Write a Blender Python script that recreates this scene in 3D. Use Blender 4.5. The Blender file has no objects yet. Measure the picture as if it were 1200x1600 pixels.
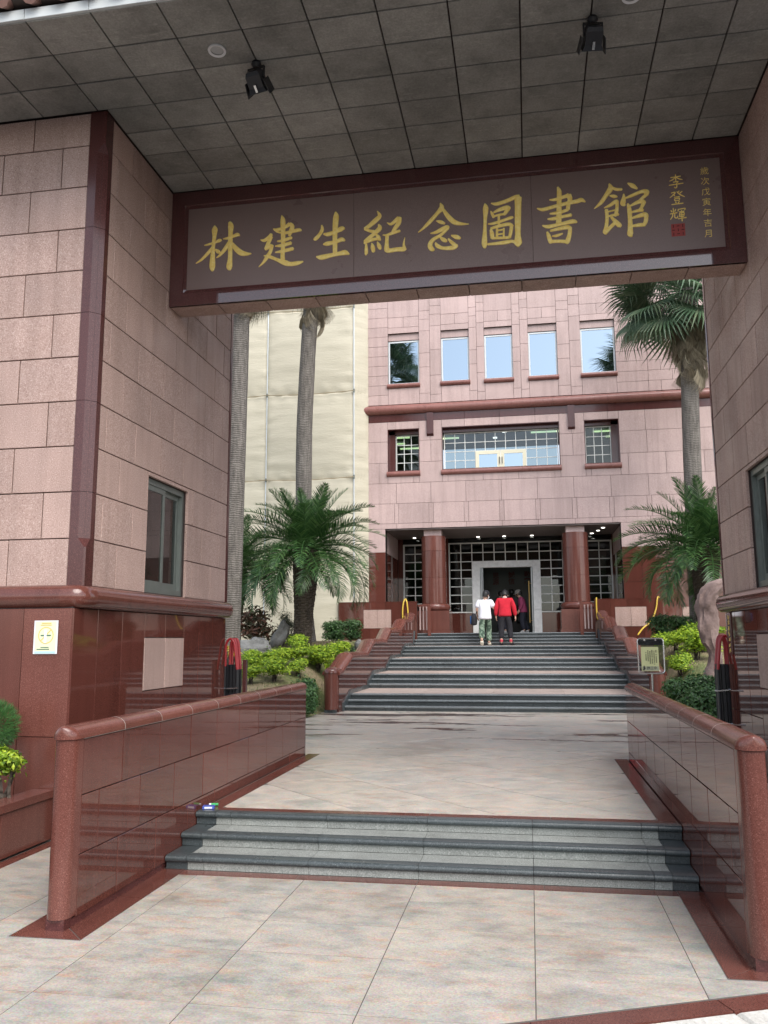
import bpy, bmesh, math, random
from mathutils import Vector, Matrix, Euler, noise
random.seed(7)
R = math.radians
SC = bpy.context.scene
COL = SC.collection

# ---------------------------------------------------------------- camera, sky, sun, exposure
cam_d = bpy.data.cameras.new('camera')
cam = bpy.data.objects.new('camera', cam_d)
COL.objects.link(cam)
cam_d.sensor_fit = 'HORIZONTAL'
cam_d.sensor_width = 36.0
cam_d.lens = 36.0 * 1296.0 / 1200.0
cam_d.clip_start = 0.05
cam_d.clip_end = 3000
_r = Vector((0.98521262, 0.17123658, -0.00584269))
_u = Vector((0.03179715, -0.14922433, 0.98829198))
_f = Vector((-0.16835987, 0.97386351, 0.15246253))
_m = Matrix((_r, _u, -_f)).transposed().to_4x4()
_m.translation = Vector((0.79, 0.0, 1.6))
cam.matrix_world = _m
SC.camera = cam

SUN_EL, SUN_AZ = 48.0, 145.0          # azimuth measured clockwise from +Y: behind the viewer, to the right
world = bpy.data.worlds.new('World')
SC.world = world
world.use_nodes = True
wn, wl = world.node_tree.nodes, world.node_tree.links
wn.clear()
sky = wn.new('ShaderNodeTexSky'); sky.sky_type = 'NISHITA'; sky.sun_disc = False
sky.sun_elevation = R(SUN_EL); sky.sun_rotation = R(SUN_AZ)
sky.air_density = 1.0; sky.dust_density = 2.0; sky.ozone_density = 1.0
hs = wn.new('ShaderNodeHueSaturation'); hs.inputs['Saturation'].default_value = 0.48   # thin overcast greys the blue
bg = wn.new('ShaderNodeBackground'); bg.inputs['Strength'].default_value = 0.15
wo = wn.new('ShaderNodeOutputWorld')
wl.new(sky.outputs[0], hs.inputs['Color']); wl.new(hs.outputs[0], bg.inputs['Color']); wl.new(bg.outputs[0], wo.inputs[0])

sun_d = bpy.data.lights.new('sun', 'SUN'); sun_d.energy = 1.3; sun_d.angle = R(45); sun_d.color = (1.0, 0.96, 0.9)
sun = bpy.data.objects.new('sun', sun_d); COL.objects.link(sun)
_sd = Vector((math.sin(R(SUN_AZ)) * math.cos(R(SUN_EL)), math.cos(R(SUN_AZ)) * math.cos(R(SUN_EL)), math.sin(R(SUN_EL))))
sun.rotation_euler = _sd.to_track_quat('Z', 'Y').to_euler()
sun.location = _sd * 60

vs = SC.view_settings
vs.view_transform = 'Standard'; vs.look = 'None'; vs.exposure = 1.08; vs.gamma = 1.0; vs.use_curve_mapping = False
SC.cycles.max_bounces = 8
SC.cycles.use_denoising = True

# ---------------------------------------------------------------- helpers
class MB:
    """collects geometry for one mesh"""
    def __init__(s): s.v = []; s.f = []; s.mi = []; s.m = 0
    def add(s, vs, fs):
        o = len(s.v); s.v += [tuple(v) for v in vs]
        s.f += [tuple(i + o for i in f) for f in fs]; s.mi += [s.m] * len(fs); return s
    def box(s, x0, x1, y0, y1, z0, z1):
        return s.add([(x0,y0,z0),(x1,y0,z0),(x1,y1,z0),(x0,y1,z0),(x0,y0,z1),(x1,y0,z1),(x1,y1,z1),(x0,y1,z1)],
                     [(0,3,2,1),(4,5,6,7),(0,1,5,4),(1,2,6,5),(2,3,7,6),(3,0,4,7)])
    def loft(s, rings, closed=True, cap0=True, cap1=True):
        n = len(rings[0]); vs = [p for r in rings for p in r]; fs = []
        for i in range(len(rings) - 1):
            for j in range(n if closed else n - 1):
                k = (j + 1) % n
                fs.append((i*n+j, i*n+k, (i+1)*n+k, (i+1)*n+j))
        if cap0: fs.append(tuple(reversed(range(n))))
        if cap1: fs.append(tuple((len(rings)-1)*n + j for j in range(n)))
        return s.add(vs, fs)
    def tube(s, pts, rad, n=8, cap=True):
        pts = [Vector(p) for p in pts]; rings = []
        if not isinstance(rad, (list, tuple)): rad = [rad] * len(pts)
        up = None
        for i, p in enumerate(pts):
            d = (pts[min(i+1, len(pts)-1)] - pts[max(i-1, 0)]).normalized()
            if up is None:
                a = Vector((0,0,1)) if abs(d.z) < .9 else Vector((1,0,0))
                up = (a - d * a.dot(d)).normalized()
            else:
                up = (up - d * up.dot(d)).normalized()
            w = d.cross(up)
            rings.append([p + (up * math.cos(2*math.pi*k/n) + w * math.sin(2*math.pi*k/n)) * rad[i] for k in range(n)])
        return s.loft(rings, cap0=cap, cap1=cap)
    def lathe(s, prof, c=(0,0,0), n=24, cap=True):
        rings = [[(c[0] + r*math.cos(2*math.pi*k/n), c[1] + r*math.sin(2*math.pi*k/n), c[2] + z) for k in range(n)] for r, z in prof]
        return s.loft(rings, cap0=cap, cap1=cap)
    def prism(s, poly, axis, a, b):
        """poly of 2D points, extruded along axis from a to b"""
        def P(p, t):
            return {'x': (t, p[0], p[1]), 'y': (p[0], t, p[1]), 'z': (p[0], p[1], t)}[axis]
        return s.loft([[P(p, a) for p in poly], [P(p, b) for p in poly]])
    def mesh(s, name, mats, smooth=False):
        me = bpy.data.meshes.new(name); me.from_pydata(s.v, [], s.f)
        for m in (mats if isinstance(mats, (list, tuple)) else [mats]): me.materials.append(m)
        if any(s.mi): me.polygons.foreach_set('material_index', s.mi)
        bm = bmesh.new(); bm.from_mesh(me); bmesh.ops.recalc_face_normals(bm, faces=bm.faces); bm.to_mesh(me); bm.free()
        if smooth:
            me.polygons.foreach_set('use_smooth', [True] * len(me.polygons))
            if smooth != 'all': me.set_sharp_from_angle(angle=R(38))
        me.update(); return me

WL = {}                                   # world location of unrotated parents
def link(name, me, parent=None, loc=(0,0,0), rot=None, scale=None):
    o = bpy.data.objects.new(name, me); COL.objects.link(o)
    loc = Vector(loc); WL[o.name] = loc
    if parent is not None:
        o.parent = parent; o.location = loc - WL[parent.name]
    else: o.location = loc
    if rot: o.rotation_euler = rot
    if scale: o.scale = scale if isinstance(scale, (list, tuple)) else (scale,)*3
    return o
def tag(o, label=None, cat=None, group=None, kind=None):
    if label: o['label'] = label
    if cat: o['category'] = cat
    if group: o['group'] = group
    if kind: o['kind'] = kind
    return o
def thing(name, loc, label, cat, group=None):
    o = link(name, None, None, loc); o.empty_display_size = .2
    return tag(o, label, cat, group)
def struct(name, loc=(0,0,0)):
    o = link(name, None, None, loc); o['kind'] = 'structure'; return o
def child(parent, loc, rot=(0,0,0), me=None, name='part', scale=None):
    """a child in its parent's own frame"""
    o = bpy.data.objects.new(name, me); COL.objects.link(o); o.parent = parent
    o.location = loc; o.rotation_euler = rot
    if scale: o.scale = scale if isinstance(scale, (list, tuple)) else (scale,)*3
    return o
def part(name, mb, mat, parent, smooth=False):
    """geometry given in world coordinates"""
    me = mb.mesh(name, mat, smooth); o = link(name, me, parent)
    return o

_pc = {}
def slab_mesh(w, h, d, mat, ch=.004):
    """facing stone: front at y=0 towards -Y, body to y=d, arrises chamfered; centred on x and z"""
    key = (round(w,3), round(h,3), round(d,3), mat.name, ch)
    if key in _pc: return _pc[key]
    a, b = w/2, h/2
    m = MB()
    m.add([(-a+ch,0,-b+ch),(a-ch,0,-b+ch),(a-ch,0,b-ch),(-a+ch,0,b-ch),(-a,ch,-b),(a,ch,-b),(a,ch,b),(-a,ch,b),(-a,d,-b),(a,d,-b),(a,d,b),(-a,d,b)],
          [(0,1,2,3),(4,5,1,0),(5,6,2,1),(6,7,3,2),(7,4,0,3),(8,9,5,4),(9,10,6,5),(10,11,7,6),(11,8,4,7),(11,10,9,8)])
    _pc[key] = m.mesh('slab', mat); return _pc[key]
FACE = {'-y': (0,0,0), '+x': (0,0,R(90)), '-x': (0,0,R(-90)), '+y': (0,0,R(180)), '+z': (R(-90),0,0), '-z': (R(90),0,0)}
def slab(parent, mat, face, plane, u0, u1, v0, v1, d=.03, gap=.006, name='stone', ch=.003, jit=0.0):
    """u: x (or y on side faces); v: z (or y on floors and ceilings); front surface lies in `plane`"""
    w, h = u1-u0-gap, v1-v0-gap
    if w < .012 or h < .012: return None
    me = slab_mesh(w, h, d, mat, min(ch, w/4, h/4))
    uc, vc = (u0+u1)/2, (v0+v1)/2; p = plane + (random.uniform(-jit, jit) if jit else 0)
    loc = {'-y': (uc,p,vc), '+y': (uc,p,vc), '+x': (p,uc,vc), '-x': (p,uc,vc), '+z': (uc,vc,p), '-z': (uc,vc,p)}[face]
    return link(name, me, parent, loc, FACE[face])
def cut(r, holes):
    """axis-aligned rectangle minus holes -> rectangles"""
    out = [r]
    for (a0,a1,b0,b1) in holes:
        nx = []
        for (x0,x1,z0,z1) in out:
            if a1 <= x0+1e-6 or a0 >= x1-1e-6 or b1 <= z0+1e-6 or b0 >= z1-1e-6: nx.append((x0,x1,z0,z1)); continue
            if a0 > x0: nx.append((x0,a0,z0,z1))
            if a1 < x1: nx.append((a1,x1,z0,z1))
            c0, c1 = max(x0,a0), min(x1,a1)
            if b0 > z0: nx.append((c0,c1,z0,b0))
            if b1 < z1: nx.append((c0,c1,b1,z1))
        out = [q for q in nx if q[1]-q[0] > .015 and q[3]-q[2] > .015]
    return out
def wall_core(mb, face, front, back, u0, u1, v0, v1, holes=()):
    for (a,b,c,d) in cut((u0,u1,v0,v1), holes):
        if face == 'y': mb.box(a,b,min(front,back),max(front,back),c,d)
        else: mb.box(min(front,back),max(front,back),a,b,c,d)
def copy_tree(o, parent=None):
    c = o.copy(); COL.objects.link(c)
    if parent: c.parent = parent
    for ch in list(o.children): copy_tree(ch, c)
    return c

# ---------------------------------------------------------------- materials
def new_mat(name):
    m = bpy.data.materials.new(name); m.use_nodes = True
    nt = m.node_tree; nt.nodes.clear()
    out = nt.nodes.new('ShaderNodeOutputMaterial'); b = nt.nodes.new('ShaderNodeBsdfPrincipled')
    nt.links.new(b.outputs[0], out.inputs[0]); return m, nt, b
def N(nt, t, **kw):
    n = nt.nodes.new(t)
    for k, v in kw.items():
        if k in ('operation','blend_type','data_type','feature','distance','noise_dimensions','wave_type','bands_direction','clamp'): setattr(n, k, v)
        else: n.inputs[k].default_value = v
    return n
def coords(nt, kind='Object', scale=(1,1,1), world=False, jitter=True):
    """texture space: object coordinates shifted per object, so alike pieces do not repeat"""
    if world:
        g = nt.nodes.new('ShaderNodeNewGeometry'); src = g.outputs['Position']
    else:
        tc = nt.nodes.new('ShaderNodeTexCoord'); src = tc.outputs[kind]
    mp = nt.nodes.new('ShaderNodeMapping'); mp.inputs['Scale'].default_value = scale
    nt.links.new(src, mp.inputs['Vector'])
    if jitter and not world:
        oi = nt.nodes.new('ShaderNodeObjectInfo'); mu = N(nt, 'ShaderNodeMath', operation='MULTIPLY'); mu.inputs[1].default_value = 57.0
        nt.links.new(oi.outputs['Random'], mu.inputs[0]); nt.links.new(mu.outputs[0], mp.inputs['Location'])
    return mp.outputs[0]
def ramp(nt, src, stops, interp='LINEAR'):
    r = nt.nodes.new('ShaderNodeValToRGB'); r.color_ramp.interpolation = interp
    e = r.color_ramp.elements
    while len(e) < len(stops): e.new(.5)
    for i, (p, c) in enumerate(stops):
        e[i].position = p; e[i].color = (*c, 1) if len(c) == 3 else c
    nt.links.new(src, r.inputs[0]); return r.outputs[0]
def mix(nt, fac, a, b, mode='MIX'):
    n = nt.nodes.new('ShaderNodeMix'); n.data_type = 'RGBA'; n.blend_type = mode
    for i, v in ((0, fac), (6, a), (7, b)):
        if isinstance(v, bpy.types.NodeSocket): nt.links.new(v, n.inputs[i])
        else: n.inputs[i].default_value = v if i == 0 else ((*v, 1) if len(v) == 3 else v)
    return n.outputs[2]
def bump(nt, b, h, strength=.2, dist=.01):
    n = nt.nodes.new('ShaderNodeBump'); n.inputs['Strength'].default_value = strength; n.inputs['Distance'].default_value = dist
    nt.links.new(h, n.inputs['Height']); nt.links.new(n.outputs[0], b.inputs['Normal'])
def vary(nt, amt):
    """per-object brightness 1-amt..1+amt as a grey colour"""
    oi = nt.nodes.new('ShaderNodeObjectInfo')
    return ramp(nt, oi.outputs['Random'], [(0, (1-amt,)*3), (1, (1+amt,)*3)])
def noise_t(nt, vec, scale, detail=3, rough=.55, out='Fac'):
    n = nt.nodes.new('ShaderNodeTexNoise'); n.inputs['Scale'].default_value = scale; n.inputs['Detail'].default_value = detail; n.inputs['Roughness'].default_value = rough
    nt.links.new(vec, n.inputs['Vector']); return n.outputs[out]
def vor_t(nt, vec, scale, out='Color'):
    n = nt.nodes.new('ShaderNodeTexVoronoi'); n.inputs['Scale'].default_value = scale
    nt.links.new(vec, n.inputs['Vector']); return n.outputs[out]

def granite(name, base, dark, light, grain, rough, var=.06, stain=.25, bmp=.0, spec=.5, streak=True):
    m, nt, b = new_mat(name)
    v = coords(nt); w = coords(nt, world=True)
    g = noise_t(nt, v, grain, 2, .7)
    c = ramp(nt, g, [(.30, dark), (.46, base), (.56, base), (.70, light)])
    st = noise_t(nt, w, .9, 4, .6)
    c = mix(nt, stain, c, ramp(nt, st, [(.3, (.62,.62,.62)), (.7, (1.25,1.25,1.25))]), 'MULTIPLY')
    if streak:
        ws = coords(nt, world=True, scale=(5, 5, .35))
        sk = noise_t(nt, ws, 1.6, 3, .6)
        c = mix(nt, .33, c, ramp(nt, sk, [(.33, (.68,.66,.64)), (.55, (1.05,1.05,1.05))]), 'MULTIPLY')
    c = mix(nt, 1.0, c, vary(nt, var), 'MULTIPLY')
    nt.links.new(c, b.inputs['Base Color'])
    rr = ramp(nt, noise_t(nt, w, 2.2, 4), [(.3, (rough*.7,)*3), (.75, (min(1, rough*1.5),)*3)])
    nt.links.new(rr, b.inputs['Roughness']); b.inputs['Specular IOR Level'].default_value = spec
    if bmp: bump(nt, b, g, bmp, .004)
    return m
def plain(name, col, rough=.5, metal=0, spec=.5, var=0, nz=0, nscale=6, bmp=0):
    m, nt, b = new_mat(name); b.inputs['Roughness'].default_value = rough; b.inputs['Metallic'].default_value = metal
    b.inputs['Specular IOR Level'].default_value = spec
    c = None
    if nz:
        n = noise_t(nt, coords(nt), nscale, 4)
        c = ramp(nt, n, [(.25, tuple(x*(1-nz) for x in col)), (.75, tuple(min(1, x*(1+nz)) for x in col))])
        if bmp: bump(nt, b, n, bmp, .01)
    if var: c = mix(nt, 1.0, c if c else col, vary(nt, var), 'MULTIPLY')
    if c: nt.links.new(c, b.inputs['Base Color'])
    else: b.inputs['Base Color'].default_value = (*col, 1)
    return m
def glow(name, col, s):
    m, nt, b = new_mat(name); b.inputs['Base Color'].default_value = (*col, 1)
    b.inputs['Emission Color'].default_value = (*col, 1); b.inputs['Emission Strength'].default_value = s; return m
def glass(name, tint, ior=1.5, refl=(1,1,1)):
    """thin pane: see-through straight on, mirror at a glance"""
    m = bpy.data.materials.new(name); m.use_nodes = True; nt = m.node_tree; nt.nodes.clear()
    o = nt.nodes.new('ShaderNodeOutputMaterial'); t = nt.nodes.new('ShaderNodeBsdfTransparent'); t.inputs[0].default_value = (*tint, 1)
    g = nt.nodes.new('ShaderNodeBsdfGlossy'); g.inputs['Roughness'].default_value = .01; g.inputs[0].default_value = (*refl, 1)
    f = nt.nodes.new('ShaderNodeFresnel'); f.inputs[0].default_value = ior
    x = nt.nodes.new('ShaderNodeMixShader')
    nt.links.new(f.outputs[0], x.inputs[0]); nt.links.new(t.outputs[0], x.inputs[1]); nt.links.new(g.outputs[0], x.inputs[2]); nt.links.new(x.outputs[0], o.inputs[0])
    return m

M = {}
M['pink'] = granite('pink_granite', (.42,.29,.25), (.24,.145,.12), (.62,.485,.43), 95, .62, .085, .35, .25)
M['pink_far'] = granite('pink_granite_panel', (.47,.345,.325), (.36,.25,.235), (.57,.45,.43), 60, .42, .075, .28, 0)
M['red'] = granite('red_polished_granite', (.100,.031,.023), (.055,.018,.014), (.165,.066,.052), 170, .028, .15, .35, 0, .6)
M['red_lit'] = granite('lit_red_honed_granite', (.135,.046,.035), (.07,.024,.019), (.225,.10,.080), 170, .17, .12, .35, 0, .5)  # duller copy of the red granite, its colour lightened for faces in the light
M['trim'] = granite('dark_red_granite_trim', (.082,.028,.026), (.04,.015,.015), (.15,.06,.055), 130, .16, .06, .2, 0, .5)
M['joint'] = plain('mortar_joint', (.035,.022,.02), .9)
M['joint_red'] = plain('red_wall_joint', (.04,.018,.016), .8)
M['ceil'] = granite('grey_ceiling_stone', (.25,.24,.205), (.17,.16,.14), (.36,.345,.30), 40, .8, .14, .75, .15, .3, False)
M['step'] = granite('grey_green_step_granite', (.25,.265,.25), (.13,.14,.135), (.42,.43,.41), 110, .65, .08, .4, .2, .4)
M['nosing'] = granite('dark_nosing_granite', (.05,.062,.066), (.022,.028,.03), (.13,.145,.15), 120, .3, .12, .35, 0, .5)
M['kerb'] = granite('pale_kerb_stone', (.55,.54,.50), (.4,.39,.36), (.68,.67,.63), 60, .8, .04, .3, .2)
M['concrete'] = plain('white_fascia_concrete', (.55,.58,.58), .8, nz=.15, nscale=3)
M['asphalt'] = plain('asphalt', (.05,.05,.052), .9, nz=.25, nscale=40, bmp=.3)
M['alu'] = plain('aluminium_frame', (.42,.44,.44), .38, .7, nz=.1)
M['alu_green'] = plain('grey_green_window_frame', (.17,.19,.175), .4, .4, nz=.12)
M['frame_white'] = plain('white_window_frame', (.66,.70,.72), .4)
M['cream'] = plain('cream_door_frame', (.72,.68,.52), .5)
M['steel_panel'] = plain('brushed_door_surround', (.80,.81,.80), .5, .0, nz=.12, nscale=9)
M['brass'] = plain('brass', (.55,.38,.14), .35, .8)
M['black'] = plain('black_paint', (.012,.012,.015), .4)
M['red_paint'] = plain('red_paint', (.36,.012,.018), .35)
M['steel'] = plain('stainless_steel', (.6,.6,.6), .25, 1)
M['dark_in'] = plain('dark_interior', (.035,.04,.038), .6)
M['yellow_pvc'] = plain('yellow_hose_plastic', (.62,.42,.05), .4)
M['glass_dark'] = glass('window_glass', (.55,.62,.58), 1.5)
M['glass_clear'] = glass('clear_acrylic', (.9,.93,.93), 1.3)
M['glass_door'] = glass('entrance_glass', (.45,.5,.48), 1.55)

def mk_mirror():
    m, nt, b = new_mat('coated_window_glass'); b.inputs['Base Color'].default_value = (.31,.385,.455,1); b.inputs['Metallic'].default_value = 1.0; b.inputs['Roughness'].default_value = .015
    n = noise_t(nt, coords(nt), 1.3, 1); bump(nt, b, n, .04, .02); return m
M['mirror'] = mk_mirror()

def mk_gold():
    m, nt, b = new_mat('gold_leaf_paint')
    n = noise_t(nt, coords(nt, world=True), 30, 4)
    nt.links.new(ramp(nt, n, [(.3, (.88,.62,.13)), (.7, (.97,.79,.30))]), b.inputs['Base Color'])
    b.inputs['Metallic'].default_value = .1; b.inputs['Roughness'].default_value = .5; bump(nt, b, n, .15, .002); return m
M['gold'] = mk_gold()

def mk_slate(name, wet=False):
    m, nt, b = new_mat(name)
    v = coords(nt, scale=(1, 1.6, 2.2)); w = coords(nt, world=True)
    n1 = noise_t(nt, v, 1.7, 8, .7); n2 = noise_t(nt, v, 6.5, 7, .68); n3 = noise_t(nt, v, 70, 3, .7); n4 = noise_t(nt, coords(nt, scale=(1.5, 4, 2)), 3.0, 8, .72)
    st = noise_t(nt, w, .8, 6, .65); sp = vor_t(nt, coords(nt), 150)
    c = ramp(nt, n1, [(.32, (.28,.29,.265)), (.44, (.375,.36,.32)), (.55, (.43,.385,.33)), (.66, (.34,.33,.30))])
    rust = ramp(nt, n4, [(.53, (0,0,0)), (.66, (.75,.75,.75))]); c = mix(nt, rust, c, (.46,.30,.22))
    c = mix(nt, .66, c, ramp(nt, n2, [(.30, (.62,.63,.64)), (.5, (1,1,1)), (.72, (1.22,1.2,1.18))]), 'MULTIPLY')
    c = mix(nt, .55, c, ramp(nt, n3, [(.3, (.66,.66,.66)), (.7, (1.25,1.25,1.25))]), 'MULTIPLY')
    c = mix(nt, .25, c, sp, 'SOFT_LIGHT')
    c = mix(nt, .62, c, ramp(nt, st, [(.36, (.62,.60,.57)), (.47, (1,1,1)), (.7, (1.08,1.08,1.08))]), 'MULTIPLY')
    c = mix(nt, 1.0, c, vary(nt, .06), 'MULTIPLY')
    if wet: c = mix(nt, 1.0, c, (1.2,1.2,1.21), 'MULTIPLY')
    rough = ramp(nt, n2, [(.3, (.28 if wet else .34,)*3), (.7, (.5 if wet else .6,)*3)])
    if wet:   # damp streaks left by washing, a shape of their own on the paving
        ws = coords(nt, world=True, scale=(.33, 1.7, 1))
        k = noise_t(nt, ws, 1.25, 4, .62)
        sep = nt.nodes.new('ShaderNodeSeparateXYZ'); nt.links.new(w, sep.inputs[0])
        mr = nt.nodes.new('ShaderNodeMapRange'); mr.inputs[1].default_value = 10.6; mr.inputs[2].default_value = 12.2; nt.links.new(sep.outputs[1], mr.inputs[0])
        kk = ramp(nt, k, [(.57, (0,)*3), (.60, (1,)*3)])
        fac = mix(nt, 1.0, kk, mr.outputs[0], 'MULTIPLY')
        c = mix(nt, fac, c, (.10,.055,.042)); rough = mix(nt, fac, rough, (.15,.15,.15))
    nt.links.new(c, b.inputs['Base Color']); nt.links.new(rough, b.inputs['Roughness'])
    bump(nt, b, n2, .35, .006); return m
M['slate'] = mk_slate('slate_paving')
M['slate_plaza'] = mk_slate('plaza_slate_paving', wet=True)
M['slate_joint'] = plain('paving_joint', (.11,.10,.09), .95)

def mk_tarp():
    m, nt, b = new_mat('cream_tarpaulin')
    w = coords(nt, world=True, scale=(.5, .5, 5)); n = noise_t(nt, w, 1.8, 5, .6)
    f = noise_t(nt, coords(nt, world=True, scale=(1, 1, 4)), 6, 5, .7)
    nt.links.new(ramp(nt, n, [(.3, (.48,.445,.345)), (.7, (.53,.49,.385))]), b.inputs['Base Color'])
    b.inputs['Roughness'].default_value = .55
    nt.links.new(mix(nt, .5, n, f), b.inputs['Normal']) if False else None
    bump(nt, b, mix(nt, .7, n, f), .45, .03)
    b.inputs['Subsurface Weight'].default_value = 0; return m
M['tarp'] = mk_tarp()

def leaf_mat(name, c0, c1, c2, rough=.45, trans=.25):
    m, nt, b = new_mat(name)
    oi = nt.nodes.new('ShaderNodeObjectInfo'); g = nt.nodes.new('ShaderNodeNewGeometry')
    n = noise_t(nt, coords(nt), 7, 2)
    try: isl = g.outputs['Random Per Island']
    except Exception: isl = oi.outputs['Random']
    c = ramp(nt, isl, [(0, c0), (.55, c1), (1, c2)])
    c = mix(nt, .5, c, ramp(nt, n, [(.3, (.65,.65,.65)), (.7, (1.25,1.25,1.25))]), 'MULTIPLY')
    c = mix(nt, 1.0, c, vary(nt, .12), 'MULTIPLY')
    nt.links.new(c, b.inputs['Base Color']); b.inputs['Roughness'].default_value = rough
    if trans:
        tr = nt.nodes.new('ShaderNodeBsdfTranslucent'); nt.links.new(c, tr.inputs[0])
        mx = nt.nodes.new('ShaderNodeMixShader'); mx.inputs[0].default_value = trans
        nt.links.new(b.outputs[0], mx.inputs[1]); nt.links.new(tr.outputs[0], mx.inputs[2])
        out = [q for q in nt.nodes if q.type == 'OUTPUT_MATERIAL'][0]; nt.links.new(mx.outputs[0], out.inputs[0])
    return m
M['frond'] = leaf_mat('date_palm_leaflet', (.024,.068,.020), (.050,.125,.036), (.11,.20,.06), .36)
M['fan'] = leaf_mat('fan_palm_leaf', (.08,.145,.08), (.13,.21,.12), (.21,.27,.16), .35)
M['fan_dead'] = leaf_mat('dry_fan_leaf', (.24,.20,.14), (.36,.30,.21), (.46,.40,.29), .8, .15)
M['lime'] = leaf_mat('lime_leaf', (.09,.19,.015), (.27,.43,.025), (.50,.62,.05), .45, .3)
M['hedge'] = leaf_mat('dark_hedge_leaf', (.024,.075,.018), (.05,.13,.032), (.10,.20,.06), .35)
M['grass'] = leaf_mat('grass_blade', (.07,.11,.03), (.12,.17,.05), (.24,.22,.11), .6)
M['croton'] = leaf_mat('croton_leaf', (.035,.05,.02), (.09,.05,.03), (.20,.09,.06), .4)
M['conifer'] = leaf_mat('conifer_needle', (.025,.085,.02), (.045,.14,.03), (.08,.2,.05), .5)
M['yellow_leaf'] = leaf_mat('yellow_croton_leaf', (.45,.30,.03), (.60,.42,.05), (.6,.5,.12), .4)
M['bark_grey'] = None
def mk_trunk(name, a, bcol, ringscale, bstr):
    m, nt, b = new_mat(name)
    w = coords(nt, world=True, scale=(1, 1, 1))
    wv = nt.nodes.new('ShaderNodeTexWave'); wv.wave_type = 'BANDS'; wv.bands_direction = 'Z'
    wv.inputs['Scale'].default_value = ringscale; wv.inputs['Distortion'].default_value = 5; wv.inputs['Detail'].default_value = 3; wv.inputs['Detail Scale'].default_value = 2
    nt.links.new(w, wv.inputs[0])
    n = noise_t(nt, coords(nt, world=True, scale=(6, 6, 1)), 3, 5)
    c = mix(nt, .5, ramp(nt, n, [(.3, a), (.7, bcol)]), ramp(nt, wv.outputs[1], [(.1, (.74,.74,.74)), (.5, (1.1,1.1,1.1))]), 'MULTIPLY')
    nt.links.new(c, b.inputs['Base Color']); b.inputs['Roughness'].default_value = .9
    bump(nt, b, wv.outputs[1], bstr, .02); return m
M['bark_grey'] = mk_trunk('ringed_grey_palm_bark', (.09,.08,.07), (.20,.18,.16), 7, .5)
M['bark_dark'] = mk_trunk('date_palm_bark', (.03,.022,.017), (.085,.066,.05), 5, .6)
def mk_rock(name, a, bc, sc=3):
    m, nt, b = new_mat(name); n = noise_t(nt, coords(nt), sc, 7, .65); n2 = noise_t(nt, coords(nt), sc*9, 3)
    c = mix(nt, .4, ramp(nt, n, [(.3, a), (.7, bc)]), ramp(nt, n2, [(.3, (.7,)*3), (.7, (1.2,)*3)]), 'MULTIPLY')
    nt.links.new(c, b.inputs['Base Color']); b.inputs['Roughness'].default_value = .8; bump(nt, b, n2, .5, .02); return m
M['rock_pink'] = mk_rock('weathered_pink_rock', (.13,.088,.08), (.30,.215,.195), 2.5)
M['rock_grey'] = mk_rock('grey_boulder', (.09,.093,.09), (.25,.25,.245), 3)
M['soil'] = mk_rock('soil', (.05,.035,.022), (.12,.085,.055), 5)
def mk_lawn():
    m, nt, b = new_mat('lawn_ground'); w = coords(nt, world=True)
    n = noise_t(nt, w, 1.1, 5, .65); n2 = noise_t(nt, w, 22, 3)
    c = ramp(nt, n, [(.34, (.085,.12,.035)), (.47, (.16,.165,.065)), (.58, (.25,.20,.12)), (.72, (.20,.16,.10))])
    c = mix(nt, .5, c, ramp(nt, n2, [(.3, (.6,)*3), (.7, (1.3,)*3)]), 'MULTIPLY')
    nt.links.new(c, b.inputs['Base Color']); b.inputs['Roughness'].default_value = .95; bump(nt, b, n2, .8, .04); return m
M['lawn'] = mk_lawn()
M['frame'] = granite('polished_dark_frame_granite', (.085,.030,.030), (.04,.016,.016), (.15,.06,.058), 130, .03, .05, .2, 0, .7, False)
_b = [q for q in M['frame'].node_tree.nodes if q.type == 'BSDF_PRINCIPLED'][0]; _b.inputs['Coat Weight'].default_value = .45; _b.inputs['Coat IOR'].default_value = 1.5; _b.inputs['Coat Roughness'].default_value = .01
M['sign_panel'] = granite('honed_brown_sign_granite', (.195,.14,.13), (.14,.10,.092), (.26,.19,.178), 200, .34, .02, .05, 0, .4, False)
M['seal'] = plain('red_seal_enamel', (.30,.03,.025), .5)
M['roof_board'] = plain('roof_underside', (.09,.07,.06), .8)
M['roof_tile'] = plain('glazed_brown_roof_tile', (.30,.17,.14), .3, nz=.25)
M['trim_far'] = granite('red_granite_roll', (.24,.10,.085), (.16,.065,.055), (.32,.15,.13), 60, .3, .06, .2, 0, .5)
M['frame_pale'] = plain('pale_metal_glazing_bar', (.68,.69,.66), .45, .1)
M['glass_sky'] = glass('reflective_glass', (.52,.58,.60), 1.6, (.92,.97,1.0))
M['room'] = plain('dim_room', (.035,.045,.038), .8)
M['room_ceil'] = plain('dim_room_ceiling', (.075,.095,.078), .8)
M['strip'] = glow('green_white_strip_light', (.80,.95,.55), 1.0)
M['lamp'] = glow('lit_downlight', (1.0,.96,.88), 2.2)
M['porch_ceil'] = plain('porch_ceiling', (.16,.13,.12), .5, nz=.15)
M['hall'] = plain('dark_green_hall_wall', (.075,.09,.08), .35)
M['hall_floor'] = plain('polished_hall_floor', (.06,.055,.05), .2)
M['char_red'] = plain('dark_red_lettering', (.10,.015,.012), .5)
M['galv'] = plain('galvanised_pole', (.55,.60,.64), .4, .5)
M['rope'] = plain('brown_rope', (.30,.24,.15), .9)
M['grey_leaf'] = leaf_mat('grey_green_leaf', (.08,.10,.06), (.13,.15,.09), (.2,.2,.14), .6)
M['white_plastic'] = plain('white_plastic', (.72,.73,.74), .45)
M['frosted'] = plain('frosted_lens', (.45,.47,.47), .3)
M['paper_yellow'] = plain('pale_yellow_paper', (.72,.74,.48), .6)
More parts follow.
